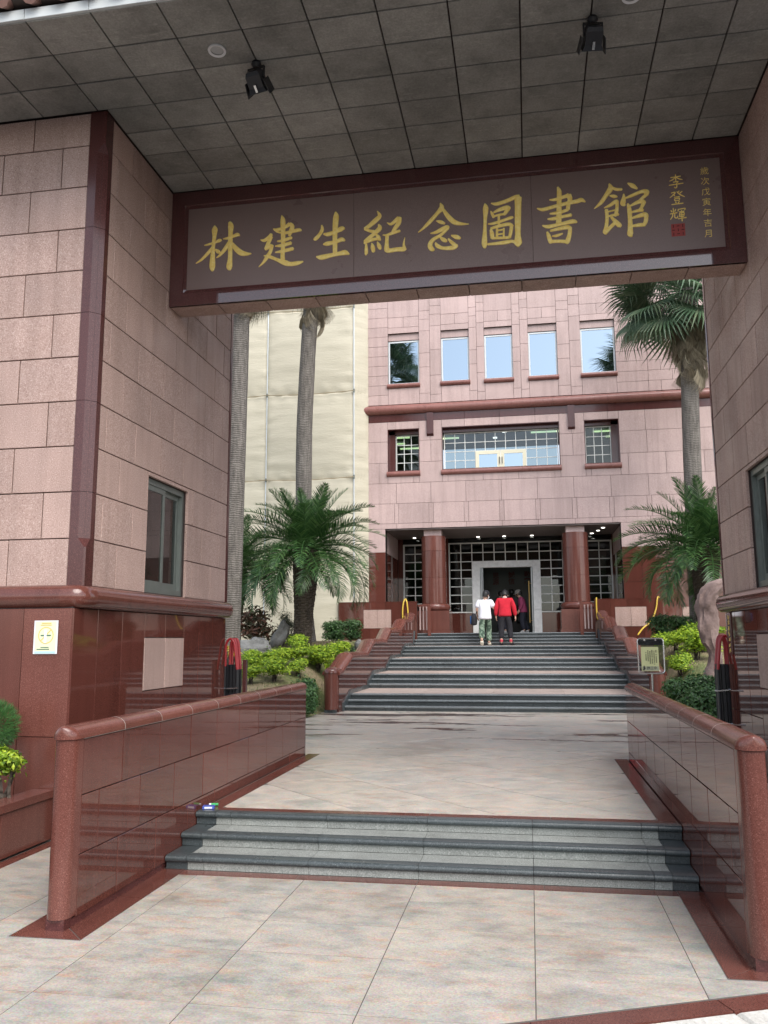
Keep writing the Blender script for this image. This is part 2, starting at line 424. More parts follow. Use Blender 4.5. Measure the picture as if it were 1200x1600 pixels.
M['paper_green'] = plain('yellow_green_paper', (.62,.64,.34), .6)
M['band_blue'] = plain('pale_blue_print', (.42,.66,.74), .5)
M['band_grey'] = plain('grey_print', (.40,.42,.30), .6)
M['ochre'] = plain('ochre_print', (.62,.48,.16), .6)
M['dark_green'] = plain('dark_green_print', (.06,.14,.10), .6)
M['ink'] = plain('black_ink', (.025,.025,.02), .6)
M['pack_blue'] = plain('blue_packet', (.06,.10,.42), .4)
M['lighter_green'] = plain('green_lighter', (.03,.35,.10), .3)
M['bronze'] = plain('dark_bronze', (.018,.017,.015), .45, .3)
M['skin'] = plain('skin', (.52,.32,.24), .5, nz=.06)
M['lip'] = plain('lip', (.35,.14,.12), .5)
M['hair'] = plain('dark_hair', (.012,.011,.011), .5)
M['tee'] = plain('white_cotton', (.74,.75,.80), .85, nz=.05, nscale=9, bmp=.3)
M['red_wool'] = plain('red_wool', (.52,.012,.03), .9, nz=.12, nscale=12, bmp=.3)
M['sock_red'] = plain('red_sock', (.50,.05,.08), .9)
M['magenta'] = plain('magenta_jacket', (.30,.045,.12), .8, nz=.1, nscale=9)
M['navy'] = plain('navy_trousers', (.018,.02,.035), .85)
M['black_cloth'] = plain('black_cloth', (.013,.013,.018), .85, nz=.2, nscale=10)
M['grey_cloth'] = plain('grey_cloth', (.28,.27,.25), .85)
M['blue_cloth'] = plain('blue_nylon', (.02,.10,.30), .5)
M['shoe_cream'] = plain('cream_shoe', (.62,.60,.50), .7)
M['shoe_grey'] = plain('pale_grey_shoe', (.5,.5,.5), .7)
def mk_camo():
    m, nt, b = new_mat('green_camouflage'); n = noise_t(nt, coords(nt), 9, 2, .5)
    nt.links.new(ramp(nt, n, [(.38, (.05,.085,.06)), (.45, (.15,.22,.16)), (.55, (.26,.34,.26)), (.62, (.10,.15,.10))], 'CONSTANT'), b.inputs['Base Color']); b.inputs['Roughness'].default_value = .9; return m
M['camo'] = mk_camo()

M['landing'] = granite('pinkish_landing_stone', (.42,.34,.30), (.33,.26,.23), (.5,.42,.38), 30, .5, .06, .4, 0, .4, False)
M['nosing_far'] = granite('highlit_nosing_granite', (.15,.17,.178), (.09,.10,.108), (.24,.265,.275), 90, .28, .12, .35, 0, .5)  # highlights on the stair edges put into a lighter nosing colour
M['ledge'] = granite('polished_ledge_granite', (.120,.040,.030), (.065,.022,.018), (.20,.088,.07), 170, .09, .07, .25, 0, .6)

def mk_ceil():
    m, nt, b = new_mat('stained_grey_ceiling_stone'); v = coords(nt, scale=(1, 1, 1)); w = coords(nt, world=True)
    n1 = noise_t(nt, v, 2.4, 7, .68); n2 = noise_t(nt, coords(nt, scale=(2, 9, 9)), 3.2, 5, .65); n3 = noise_t(nt, v, 55, 3, .7); st = noise_t(nt, w, .55, 5, .6)
    c = ramp(nt, n1, [(.3, (.20,.20,.185)), (.5, (.29,.288,.265)), (.7, (.36,.355,.33))])
    c = mix(nt, ramp(nt, n2, [(.56, (0,0,0)), (.74, (.55,.55,.55))]), c, (.46,.45,.41))
    c = mix(nt, .6, c, ramp(nt, n3, [(.3, (.68,.68,.68)), (.7, (1.25,1.25,1.25))]), 'MULTIPLY')
    c = mix(nt, .7, c, ramp(nt, st, [(.35, (.62,.62,.62)), (.65, (1.2,1.2,1.2))]), 'MULTIPLY')
    c = mix(nt, 1.0, c, vary(nt, .13), 'MULTIPLY')
    nt.links.new(c, b.inputs['Base Color']); b.inputs['Roughness'].default_value = .85; bump(nt, b, n3, .3, .004); return m
M['ceil'] = mk_ceil()
M['mortar'] = plain('pale_mortar', (.34,.31,.28), .9)

# ---------------------------------------------------------------- ground, pavement, kerb
def clip_poly(poly, a, b, c):
    """keep a*x+b*y+c >= 0"""
    out = []
    for i in range(len(poly)):
        p, q = poly[i], poly[(i+1) % len(poly)]
        dp, dq = a*p[0]+b*p[1]+c, a*q[0]+b*q[1]+c
        if dp >= 0: out.append(p)
        if (dp >= 0) != (dq >= 0):
            t = dp / (dp - dq); out.append((p[0]+(q[0]-p[0])*t, p[1]+(q[1]-p[1])*t))
    return out
def area(poly): return .5*sum(poly[i][0]*poly[(i+1)%len(poly)][1]-poly[(i+1)%len(poly)][0]*poly[i][1] for i in range(len(poly)))
def inset(poly, g):
    if area(poly) < 0: poly = poly[::-1]
    res = poly
    for i in range(len(poly)):
        p, q = poly[i], poly[(i+1) % len(poly)]
        dx, dy = q[0]-p[0], q[1]-p[1]; L = math.hypot(dx, dy)
        if L < 1e-6: continue
        nx, ny = -dy/L, dx/L
        res = clip_poly(res, nx, ny, -(nx*p[0]+ny*p[1]) - g)
        if len(res) < 3: return []
    return res
def tile(parent, mat, poly, z, gap=.0055, d=.03, name='tile'):
    poly = inset(poly, gap/2)
    if len(poly) < 3 or abs(area(poly)) < .003: return
    cx = sum(p[0] for p in poly)/len(poly); cy = sum(p[1] for p in poly)/len(poly)
    loc = [(p[0]-cx, p[1]-cy) for p in poly]; mb = MB(); c = .0015
    top = inset(loc, c)
    if False and len(top) == len(loc):
        # align starts
        k = min(range(len(top)), key=lambda i: (top[i][0]-loc[0][0])**2+(top[i][1]-loc[0][1])**2) if area(loc) > 0 else 0
        if area(loc) < 0: loc = loc[::-1]; k = min(range(len(top)), key=lambda i: (top[i][0]-loc[0][0])**2+(top[i][1]-loc[0][1])**2)
        top = top[k:]+top[:k]
        mb.loft([[(x,y,-d) for x,y in loc],[(x,y,-c) for x,y in loc],[(x,y,0) for x,y in top]], cap0=False)
    else: mb.loft([[(x,y,-d) for x,y in loc],[(x,y,0) for x,y in loc]], cap0=False)
    zt = z + random.uniform(-.0006, .0006)
    return link(name, mb.mesh(name, mat), parent, (cx, cy, zt))

m = MB(); m.add([(-900,-900,-.16),(900,-900,-.16),(900,900,-.16),(-900,900,-.16)], [(0,1,2,3)])
tag(part('road', m, M['asphalt'], None), kind='structure')

KS, KB = .43, 3.812 - .43*.665                      # kerb: y = KB + KS*x, pavement lies behind it
kn = math.hypot(1, KS)
def kerb_clip(poly, off=0):                          # keep the pavement side, off metres from the kerb's edge line
    return clip_poly(poly, -KS/kn, 1/kn, -KB/kn - off)
pave = struct('front_pavement', (0, 4, 0))
core = MB(); pl = kerb_clip([(-9,-2),(9,-2),(9,6.6),(-9,6.6)])
core.loft([[(x,y,-.16) for x,y in pl],[(x,y,-.0016) for x,y in pl]]); part('bedding', core, M['slate_joint'], pave)
XJ = [k*.765 for k in range(-8, 9)]
YJ = [3.79-.65*k for k in range(6, 0, -1)] + [3.79, 4.44, 4.915, 5.39, 5.74]
def xr(y0):   # x-ranges paved in a row: between the rails, and the passages beyond
    if y0 < 4.43: return [(-7, 7)]
    return [(-7,-2.09), (-1.665,1.665), (2.09,7)]
for j in range(len(YJ)-1):
    for (xa, xb) in xr(YJ[j]):
        xs = sorted({xa, xb} | {x for x in XJ if xa < x < xb})
        for i in range(len(xs)-1):
            if xs[i+1]-xs[i] < .03: continue
            tile(pave, M['slate'], kerb_clip([(xs[i],YJ[j]),(xs[i+1],YJ[j]),(xs[i+1],YJ[j+1]),(xs[i],YJ[j+1])], .012), 0)
for s in (-1, 1):     # paving of the passages beside the rails, up to the foot of the ramps
    for k in range(2):
        a, b = (2.09, 2.56) if k == 0 else (2.56, 3.08)
        for y0, y1 in ((5.74, 6.15), (6.15, 6.55)):
            tile(pave, M['slate'], [(s*a,y0),(s*b,y0),(s*b,y1),(s*a,y1)], 0)
    # red granite margins round the rail and along the planter
    for q in ([(1.665,4.45),(1.835,4.62),(1.835,5.20),(1.665,5.20)], [(1.665,5.20),(1.835,5.20),(1.835,5.86),(1.665,5.86)],
              [(1.665,4.45),(2.09,4.45),(1.935,4.62),(1.835,4.62)], [(1.935,4.62),(2.09,4.45),(2.09,6.5),(1.935,6.5)]):
        tile(pave, M['red_lit'], [(s*x, y) for x, y in q], .001, name='margin_slab')
for x0, x1 in ((-1.665,-.83),(-.83,0),(0,.83),(.83,1.665)):
    tile(pave, M['red_lit'], [(x0,5.74),(x1,5.74),(x1,5.85),(x0,5.85)], .001, name='margin_slab')
kerb = struct('kerb', (0, 3.5, -.16))
L0 = -10.0
for k in range(24):                                  # red band and pale kerb stones laid along the skewed edge
    a, b = L0 + k*.9, L0 + (k+1)*.9
    dx, dy = 1/kn, KS/kn; nx, ny = KS/kn, -1/kn
    def P(t, o): return (t*dx + nx*o, KB + t*dy + ny*o)
    tile(pave, M['red_lit'], [P(a,.0), P(a,.125), P(b,.125), P(b,.0)], .001, name='margin_slab')
    q = [P(a,.131), P(a,.33), P(b,.33), P(b,.131)]
    q = inset(q, .004); cx = sum(p[0] for p in q)/4; cy = sum(p[1] for p in q)/4
    mb = MB(); ql = [(x-cx, y-cy) for x, y in q]; qt = inset(ql, .012)
    kk = min(range(4), key=lambda i: (qt[i][0]-ql[0][0])**2+(qt[i][1]-ql[0][1])**2); qt = qt[kk:]+qt[:kk]
    if area(ql) < 0: ql = ql[::-1]
    kk = min(range(4), key=lambda i: (qt[i][0]-ql[0][0])**2+(qt[i][1]-ql[0][1])**2); qt = qt[kk:]+qt[:kk]
    mb.loft([[(x,y,0) for x,y in ql],[(x,y,.15) for x,y in ql],[(x,y,.162) for x,y in qt]])
    link('kerb_stone', mb.mesh('kerb_stone', M['kerb']), kerb, (cx, cy, -.16))

# ---------------------------------------------------------------- stone steps (shared by both flights)
def nosing_prof(y, z, run, t=.045, over=.028):
    """profile of a bull-nosed tread edge in (y, z), top at z"""
    r = t/2; pts = [(y+run, z), ]
    for k in range(7):
        a = R(90 + 30*k); pts.append((y - over + r + r*math.cos(a), z - r + r*math.sin(a)))
    pts.append((y+run, z-t)); return pts
def step_run(parent, x0, x1, y, zt, rise, run, joints, nose=.075, endw=.0, tread_mat=None, tread_y1=None, riser_mat=None, nose_mat=None):
    """one step: bull-nosed edge, riser under it and tread behind it, in pieces between the joints"""
    js = sorted({x0, x1} | {j for j in joints if x0 < j < x1})
    if endw: js = sorted(set(js) | {x0+endw, x1-endw})
    for i in range(len(js)-1):
        a, b = js[i]+.0015, js[i+1]-.0015
        if b-a < .02: continue
        end = endw and (i == 0 or i == len(js)-2)
        z = zt + random.uniform(-.001, .001)
        mb = MB(); mb.prism([(p[0]-y, p[1]-zt) for p in nosing_prof(y, zt, nose)], 'x', -(b-a)/2, (b-a)/2)
        link('nosing', mb.mesh('nosing', nose_mat or M['nosing'], True), parent, ((a+b)/2, y, z))
        mb = MB(); mb.box(-(b-a)/2, (b-a)/2, 0, .03, -rise+.002, -.0465)
        link('riser', mb.mesh('riser', M['nosing'] if end else (riser_mat or M['step'])), parent, ((a+b)/2, y, zt))
        y1 = tread_y1 if tread_y1 else y+run+.01
        if y1 > y+nose+.01:
            mb = MB(); mb.box(-(b-a)/2, (b-a)/2, nose+.0015, y1-y, -.04, -.0015)
            link('tread', mb.mesh('tread', M['nosing'] if end else (tread_mat or M['step'])), parent, ((a+b)/2, y, zt))
HP = .29                                              # plaza level
fs = thing('front_steps', (0, 6.1, 0), 'three low grey granite steps with dark rounded nosings between the front rail walls', 'steps')
for k in range(3):
    step_run(fs, -1.812, 1.804, 5.862+.27*k, HP*(k+1)/3, HP/3, .27, [q*.765 for q in (-2,-1,0,1,2)], endw=.16, tread_y1=(6.46 if k == 2 else None))
m = MB(); m.box(-1.80,1.79,5.9,6.5,-.05,.05); m.box(-1.80,1.79,6.17,6.5,.05,.15); m.box(-1.80,1.79,6.44,6.55,.15,.24)
part('core', m, M['joint'], fs)

# ---------------------------------------------------------------- plaza
plaza = struct('plaza', (0, 10, HP))
m = MB(); m.box(-1.81,1.80,6.47,9.75,-.05,HP-.0016); m.box(-3.02,3.02,9.75,15.66,-.05,HP-.0016); part('bedding', m, M['slate_joint'], plaza)
def diag_tiles(x0, x1, y0, y1, s=.765):
    h = s/math.sqrt(2)*1.0
    n = int((max(abs(x0),abs(x1))+y1-y0)/h)+3
    for i in range(-n, n+1):
        for j in range(-n, n+1):
            cx, cy = (i-j)*h, y0 + (i+j)*h
            q = [(cx-h,cy),(cx,cy-h),(cx+h,cy),(cx,cy+h)]
            for (a,b,c) in ((1,0,-x0),(-1,0,x1),(0,1,-y0),(0,-1,y1)):
                q = clip_poly(q, a, b, c)
                if len(q) < 3: break
            if len(q) >= 3: tile(plaza, M['slate_plaza'], q, HP, gap=.007)
diag_tiles(-1.665, 1.665, 6.56, 9.72)
diag_tiles(-3.0, 3.0, 9.73, 10.30); diag_tiles(-3.0, 3.0, 10.31, 15.62)
for s in (-1, 1):
    for y0, y1 in ((6.56,7.35),(7.35,8.15),(8.15,8.95),(8.95,9.72)):
        tile(plaza, M['red_lit'], [(s*1.665,y0),(s*1.80,y0),(s*1.80,y1),(s*1.665,y1)], HP+.001, name='margin_slab')
for x0, x1 in ((-1.80,-.9),(-.9,0),(0,.9),(.9,1.795)):
    tile(plaza, M['red_lit'], [(x0,6.465),(x1,6.465),(x1,6.56),(x0,6.56)], HP+.001, name='margin_slab')
for s in (-1, 1):
    m = MB(); a, b = sorted((s*1.965, s*3.02))
    m.prism([(6.5,-.1),(6.5,-.004),(9.7,HP-.004),(9.75,HP-.004),(9.75,-.1)], 'x', a, b)
    tag(part('side_ramp', m, M['slate'], None), kind='structure')

# ---------------------------------------------------------------- low rail walls flanking the front steps
def rail_wall(s, xin, label):
    """s=-1: left of the steps; polished face towards the steps"""
    t = .135; xo = xin + s*t; xc = (xin+xo)/2
    w = thing('rail_wall', (xc, 7.1, 0), label, 'wall', 'rail walls of the front steps')
    lo, hi = sorted((xin + s*.022, xo))
    m = MB(); m.box(lo, hi, 4.62, 9.60, .045, 1.036); part('core', m, M['joint_red'], w)
    face = '+x' if s < 0 else '-x'; of = '-x' if s < 0 else '+x'
    rows = [(.045,.3836,5.13),(.3836,.7146,4.865),(.7146,1.034,5.15)]
    for (z0,z1,j0) in rows:
        ys = [4.66] + [j0+.55*k for k in range(10) if 4.75 < j0+.55*k < 9.55] + [9.635]
        for i in range(len(ys)-1):
            slab(w, M['red'], face, xin, ys[i], ys[i+1], z0, z1, .022, .0055, 'panel', .002, .0008).rotation_euler.z += R(random.uniform(-.12, .12))
    for (z0,z1) in ((.045,.54),(.54,1.034)):
        for k in range(5):
            slab(w, M['red'], of, xo, 4.66+.995*k, 4.66+.995*(k+1), z0, z1, .02, .004, 'panel', .002)
    m = MB(); m.box(min(xin,xo)+.004, max(xin,xo)-.004, 9.601, 9.634, .29, 1.034); part('end_panel', m, M['red'], w)
    m = MB(); m.box(min(xin,xo)+.012, max(xin,xo)-.012, 4.63, 9.62, 0, .044); part('plinth', m, M['trim'], w)
    # rounded coping in lengths
    prof = [(-.078,0),(-.078,.018)] + [(-.078*math.cos(a), .018+.06*math.sin(a)) for a in [R(18*k) for k in range(1,10)]] + [(.078,.018),(.078,0)]
    ys = [4.60] + [5.15+.55*k for k in range(8)] + [9.635]
    for i in range(len(ys)-1):
        mb = MB(); a, b = ys[i]+.0015, ys[i+1]-.0015
        rings = [[(p[0], a, p[1]) for p in prof],[(p[0], b, p[1]) for p in prof]]
        if i == 0:
            for q in range(1, 7):
                th = R(15*q); rings.insert(0, [(p[0]*math.cos(th*.995), a - .078*math.sin(th), p[1]*(1 if q < 4 else 1-.06*(q-3))) for p in prof])
        mb.loft(rings); mb.v = [(x, y-(a+b)/2, z) for x, y, z in mb.v]
        link('coping', mb.mesh('coping', M['red_lit'], True), w, (xc, (a+b)/2, 1.04))
    for y_ in ys[1:-1]:          # pale mortar in the coping joints
        mb = MB(); mb.loft([[(p[0]*1.004, -.0022, p[1]*1.004) for p in prof],[(p[0]*1.004, .0022, p[1]*1.004) for p in prof]]); link('mortar', mb.mesh('mortar', M['mortar'], False), w, (xc, y_, 1.04))
    mb = MB(); a_, b_ = sorted((xin-s*.0015, xin+s*.01)); mb.box(a_, b_, 4.66, 9.63, 1.0345, 1.0395); part('sealant', mb, M['mortar'], w)
    mb = MB(); r = .0675
    pr = [(r*math.cos(R(180+15*k)), r*math.sin(R(180+15*k))) for k in range(13)] + [(r,.055),(-r,.055)]
    mb.loft([[(x,y,.06) for x,y in pr],[(x,y,1.036) for x,y in pr]])
    link('end_post', mb.mesh('end_post', M['red_lit'], True), w, (xc, 4.602, 0))
    m = MB(); m.box(xc-.055, xc+.055, 4.555, 4.64, 0, .06); part('post_foot', m, M['trim'], w)
    return w
rail_wall(-1, -1.817, 'polished red granite rail wall on the left of the front steps, with a rounded end post')
rail_wall(1, 1.808, 'polished red granite rail wall on the right of the front steps, mirroring the paving')

# ---------------------------------------------------------------- gatehouse
gate = thing('gatehouse', (0, 8.4, 0), 'pink granite entrance gatehouse with gold lettered beam over the passage', 'gatehouse')
XI, YF, YB, ZC = 3.015, 6.66, 10.15, 6.584
ZS = [2.083 + .4165*k for k in range(11)] + [ZC]
WIN = (7.84, 8.84, 2.095, 3.283)
def sweep(path, prof):
    """profile (out, z) carried along a list of (x, y, nx, ny)"""
    return [[(x+nx*o, y+ny*o, z) for o, z in prof] for x, y, nx, ny in path]
LEDGE = [(-.06,1.885),(.0,1.885),(.055,1.893),(.09,1.925),(.105,1.985),(.092,2.04),(.06,2.072),(.0,2.085),(-.06,2.087)]
def pillar(s):
    core = MB()
    def bx(x0, x1, y0, y1, z0, z1):
        a, b = sorted((s*x0, s*x1)); core.box(a, b, y0, y1, z0, z1)
    hole = [WIN]
    for (a,b,c,d) in cut((YF+.03, YB-.03, 0, ZC+.02), hole): bx(XI+.03, XI+.28, a, b, c, d)
    bx(XI+.28, 6.3, YF+.03, YF+.28, 0, ZC+.02); bx(XI+.28, 6.3, YB-.28, YB-.03, 0, ZC+.02)
    bx(6.05, 6.3, YF+.28, YB-.28, 0, ZC+.02); bx(XI+.28, 6.05, YF+.28, YB-.28, 1.9, 1.95); bx(XI+.28, 6.05, YF+.28, YB-.28, 4.3, 4.35)
    bx(XI+.02, 6.3, 6.55, YF+.03, 0, 1.9)
    p = part('pillar', core, M['joint'], gate)
    inner = '+x' if s < 0 else '-x'; xin = s*XI
    for k in range(11):
        z0, z1 = ZS[k], ZS[k+1]
        j0 = 7.226 if k % 2 == 0 else 6.928
        ys = [6.80] + [j0+.587*i for i in range(7) if 6.85 < j0+.587*i < 10.05] + [10.095]
        for i in range(len(ys)-1):
            for (a,b,c,d) in cut((ys[i],ys[i+1],z0,z1), hole): slab(p, M['pink'], inner, xin, a, b, c, d, .03, .010, 'stone', .003, .0015)
        x0 = 3.755 if k % 2 == 0 else 3.445
        xs = [3.17] + [x0+.615*i for i in range(6) if x0+.615*i < 6.2] + [6.3]
        for i in range(len(xs)-1):
            a, b = sorted((s*xs[i], s*xs[i+1])); slab(p, M['pink'], '-y', YF, a, b, z0, z1, .03, .010, 'stone', .003, .0015)
        if s < 0 or True:      # back face, plain large stones
            if k % 2 == 0:
                for i in range(3):
                    a, b = sorted((s*(3.06+1.08*i), s*(3.06+1.08*(i+1)))); slab(p, M['pink'], '+y', YB, a, b, z0, ZS[min(k+2,11)], .03, .009, 'stone', .003)
    # corner trim with a stopped chamfer, in lengths of two courses
    cz = [2.083, 2.42, 2.50, 2.916, 3.749, 4.582, 5.415, 6.17, 6.25, ZC]
    cc = [.014, .014, .075, .075, .075, .075, .075, .075, .014, .014]
    def ring(z, c): return [(s*3.168,YF-.008,z),(s*(3.009+c),YF-.008,z),(s*3.009,YF-.008+c,z),(s*3.009,6.798,z),(s*3.168,6.798,z)]
    for a, b in ((0,3),(3,4),(4,5),(5,6),(6,9)):
        mb = MB(); rr = [ring(cz[i] + (.002 if i == a else -.002 if i == b else 0), cc[i]) for i in range(a, b+1)]
        mb.loft(rr); part('corner_trim', mb, M['trim'], p)
    mb = MB(); lo, hi = sorted((s*3.01, s*3.12)); mb.box(lo, hi, 10.098, 10.158, 2.086, ZC); part('corner_trim', mb, M['trim'], p)
    # ledge
    def P(x, y, nx, ny): return (s*x, y, s*nx, ny)
    yl = 6.60
    segs = [[P(6.3,yl,0,-1), P(4.7,yl,0,-1)], [P(4.7,yl,0,-1), P(3.14,yl,0,-1)],
            [P(3.14,yl,0,-1)] + [P(3.075-.055*math.sin(R(a)), yl+.06-.055*math.cos(R(a)), -math.sin(R(a)), -math.cos(R(a))) for a in (5,20,35,50,65,85)] + [P(3.015,6.74,-1,0)],
            [P(3.015,6.74,-1,0), P(3.015,8.35,-1,0)],
            [P(3.015,8.35,-1,0), P(3.015,10.05,-1,0)] + [P(3.06-.045*math.cos(R(a)), 10.10+.045*math.sin(R(a)), -math.cos(R(a)), math.sin(R(a))) for a in (5,25,45,65,85)] + [P(3.3,10.15,0,1)]]
    for sg in segs:
        mb = MB(); mb.loft(sweep(sg, LEDGE)); part('ledge', mb, M['ledge'], p, True)
    # polished base
    xs = [3.03, 3.48, 3.95, 4.42, 4.89, 5.36, 5.83, 6.3]
    for i in range(7):
        a, b = sorted((s*xs[i], s*xs[i+1]))
        for z0, z1 in ((0,.815),(.815,1.884)): slab(p, M['red_lit'], '-y', 6.53, a, b, z0, z1, .025, .005, 'base_slab', .003, .001)
    ys = [6.533, 6.942, 7.40, 7.872, 8.357, 8.842, 9.27, 9.705, 10.14]
    for i in range(8):
        mid = i in (3, 4)
        rows = ((0,.55),(.55,1.112),(1.112,1.638),(1.638,1.884)) if mid else ((0,.815),(.815,1.884))
        for q, (z0, z1) in enumerate(rows):
            pk = mid and q == 2
            slab(p, M['pink'] if pk else M['red'], inner, s*(XI-(.006 if pk else 0)), ys[i], ys[i+1], z0, z1, .028, .009 if pk else .005, 'base_slab', .003, .0008)
    for z0, z1 in ((0,.815),(.815,1.884)):
        for i in range(3):
            a, b = sorted((s*(3.05+1.08*i), s*(3.05+1.08*(i+1)))); slab(p, M['red'], '+y', YB, a, b, z0, z1, .028, .005, 'base_slab')
    # sliding window in the passage wall
    y0, y1, z0, z1 = WIN; xo = XI+.085
    def fb(ya, yb, za, zb, xa, xb):
        a, b = sorted((s*xa, s*xb)); fr.box(a, b, ya, yb, za, zb)
    fr = MB()
    fb(y0, y0+.045, z0, z1, XI+.05, XI+.14); fb(y1-.045, y1, z0, z1, XI+.05, XI+.14)
    fb(y0+.045, y1-.045, z1-.06, z1, XI+.05, XI+.14); fb(y0+.045, y1-.045, z0, z0+.06, XI+.05, XI+.14)
    w = part('window', fr, M['alu_green'], gate)
    ym = (y0+y1)/2
    for (ya, yb, dx) in ((y0+.045, ym+.03, .0), (ym-.03, y1-.045, .035)):
        fr = MB(); xa, xb = XI+.06+dx, XI+.085+dx
        for (p0,p1,q0,q1) in ((ya,ya+.045,z0+.06,z1-.06),(yb-.045,yb,z0+.06,z1-.06),(ya+.045,yb-.045,z0+.06,z0+.13),(ya+.045,yb-.045,z1-.115,z1-.06)): fb(p0,p1,q0,q1,xa,xb)
        part('sash', fr, M['alu_green'], w)
        fr = MB(); fb(ya+.045, yb-.045, z0+.13, z1-.115, xa+.010, xa+.014); part('pane', fr, M['glass_dark'], w)
    return p
pL = pillar(-1); pR = pillar(1)

# beam with the sign
BY, BZ0 = 8.157, 5.243
m = MB(); m.box(-3.013, 3.013, 8.20, 8.455, BZ0+.03, ZC); part('beam', m, M['joint'], gate)
beam = bpy.data.objects['beam']
for i in range(11):
    x0 = -3.01 + .548*i
    slab(beam, M['pink'], '-z', BZ0, x0, min(x0+.548, 3.012), 8.162, 8.485, .028, .008, 'soffit_slab', .003)
for i in range(6):
    x0 = -3.01+1.003*i; slab(beam, M['pink'], '+y', 8.485, x0, x0+1.003, BZ0+.004, ZC, .028, .008, 'stone')
m = MB(); f0, f1 = BY, 8.199                       # frame: mitred members with a sloping inner moulding
OX, IX, OZ0, OZ1, IZ0, IZ1 = 3.012, 2.822, BZ0, ZC-.004, 5.424, 6.381
sb = thing  # (placeholder name kept short)
frame_root = MB(); frame_root.box(-2.835, 2.835, 8.188, 8.1995, 5.41, 6.395)
board = part('sign_board', frame_root, M['joint'], gate)
def frame_member(o0, o1, i0, i1):
    """outer edge o0-o1, inner edge i0-i1 as (x, z)"""
    mv = lambda o, i, t: (o[0]+(i[0]-o[0])*t, o[1]+(i[1]-o[1])*t)
    mb = MB()
    lines = [(0, f1),(0, f0),(.78, f0),(.82, f0+.010),(1.0, f0+.016),(1.0, f1)]
    A = [mv(o0,i0,t) for t,_ in lines]; B = [mv(o1,i1,t) for t,_ in lines]
    mb.loft([[(A[k][0], lines[k][1], A[k][1]) for k in range(6)], [(B[k][0], lines[k][1], B[k][1]) for k in range(6)]])
    return mb
cs = [((-OX,OZ0),(-IX,IZ0)),((OX,OZ0),(IX,IZ0)),((OX,OZ1),(IX,IZ1)),((-OX,OZ1),(-IX,IZ1))]
for i in range(4):
    (o0,i0),(o1,i1) = cs[i], cs[(i+1)%4]
    part('frame_member', frame_member(o0,o1,i0,i1), M['frame'] if 'frame' in M else M['trim'], board)
for x0, x1 in ((-IX-.012,-.935),(-.935,.95),(.95,IX+.012)):
    slab(board, M['sign_panel'] if 'sign_panel' in M else M['trim'], '-y', BY+.02, x0, x1, IZ0-.01, IZ1+.01, .012, .003, 'panel', .001)
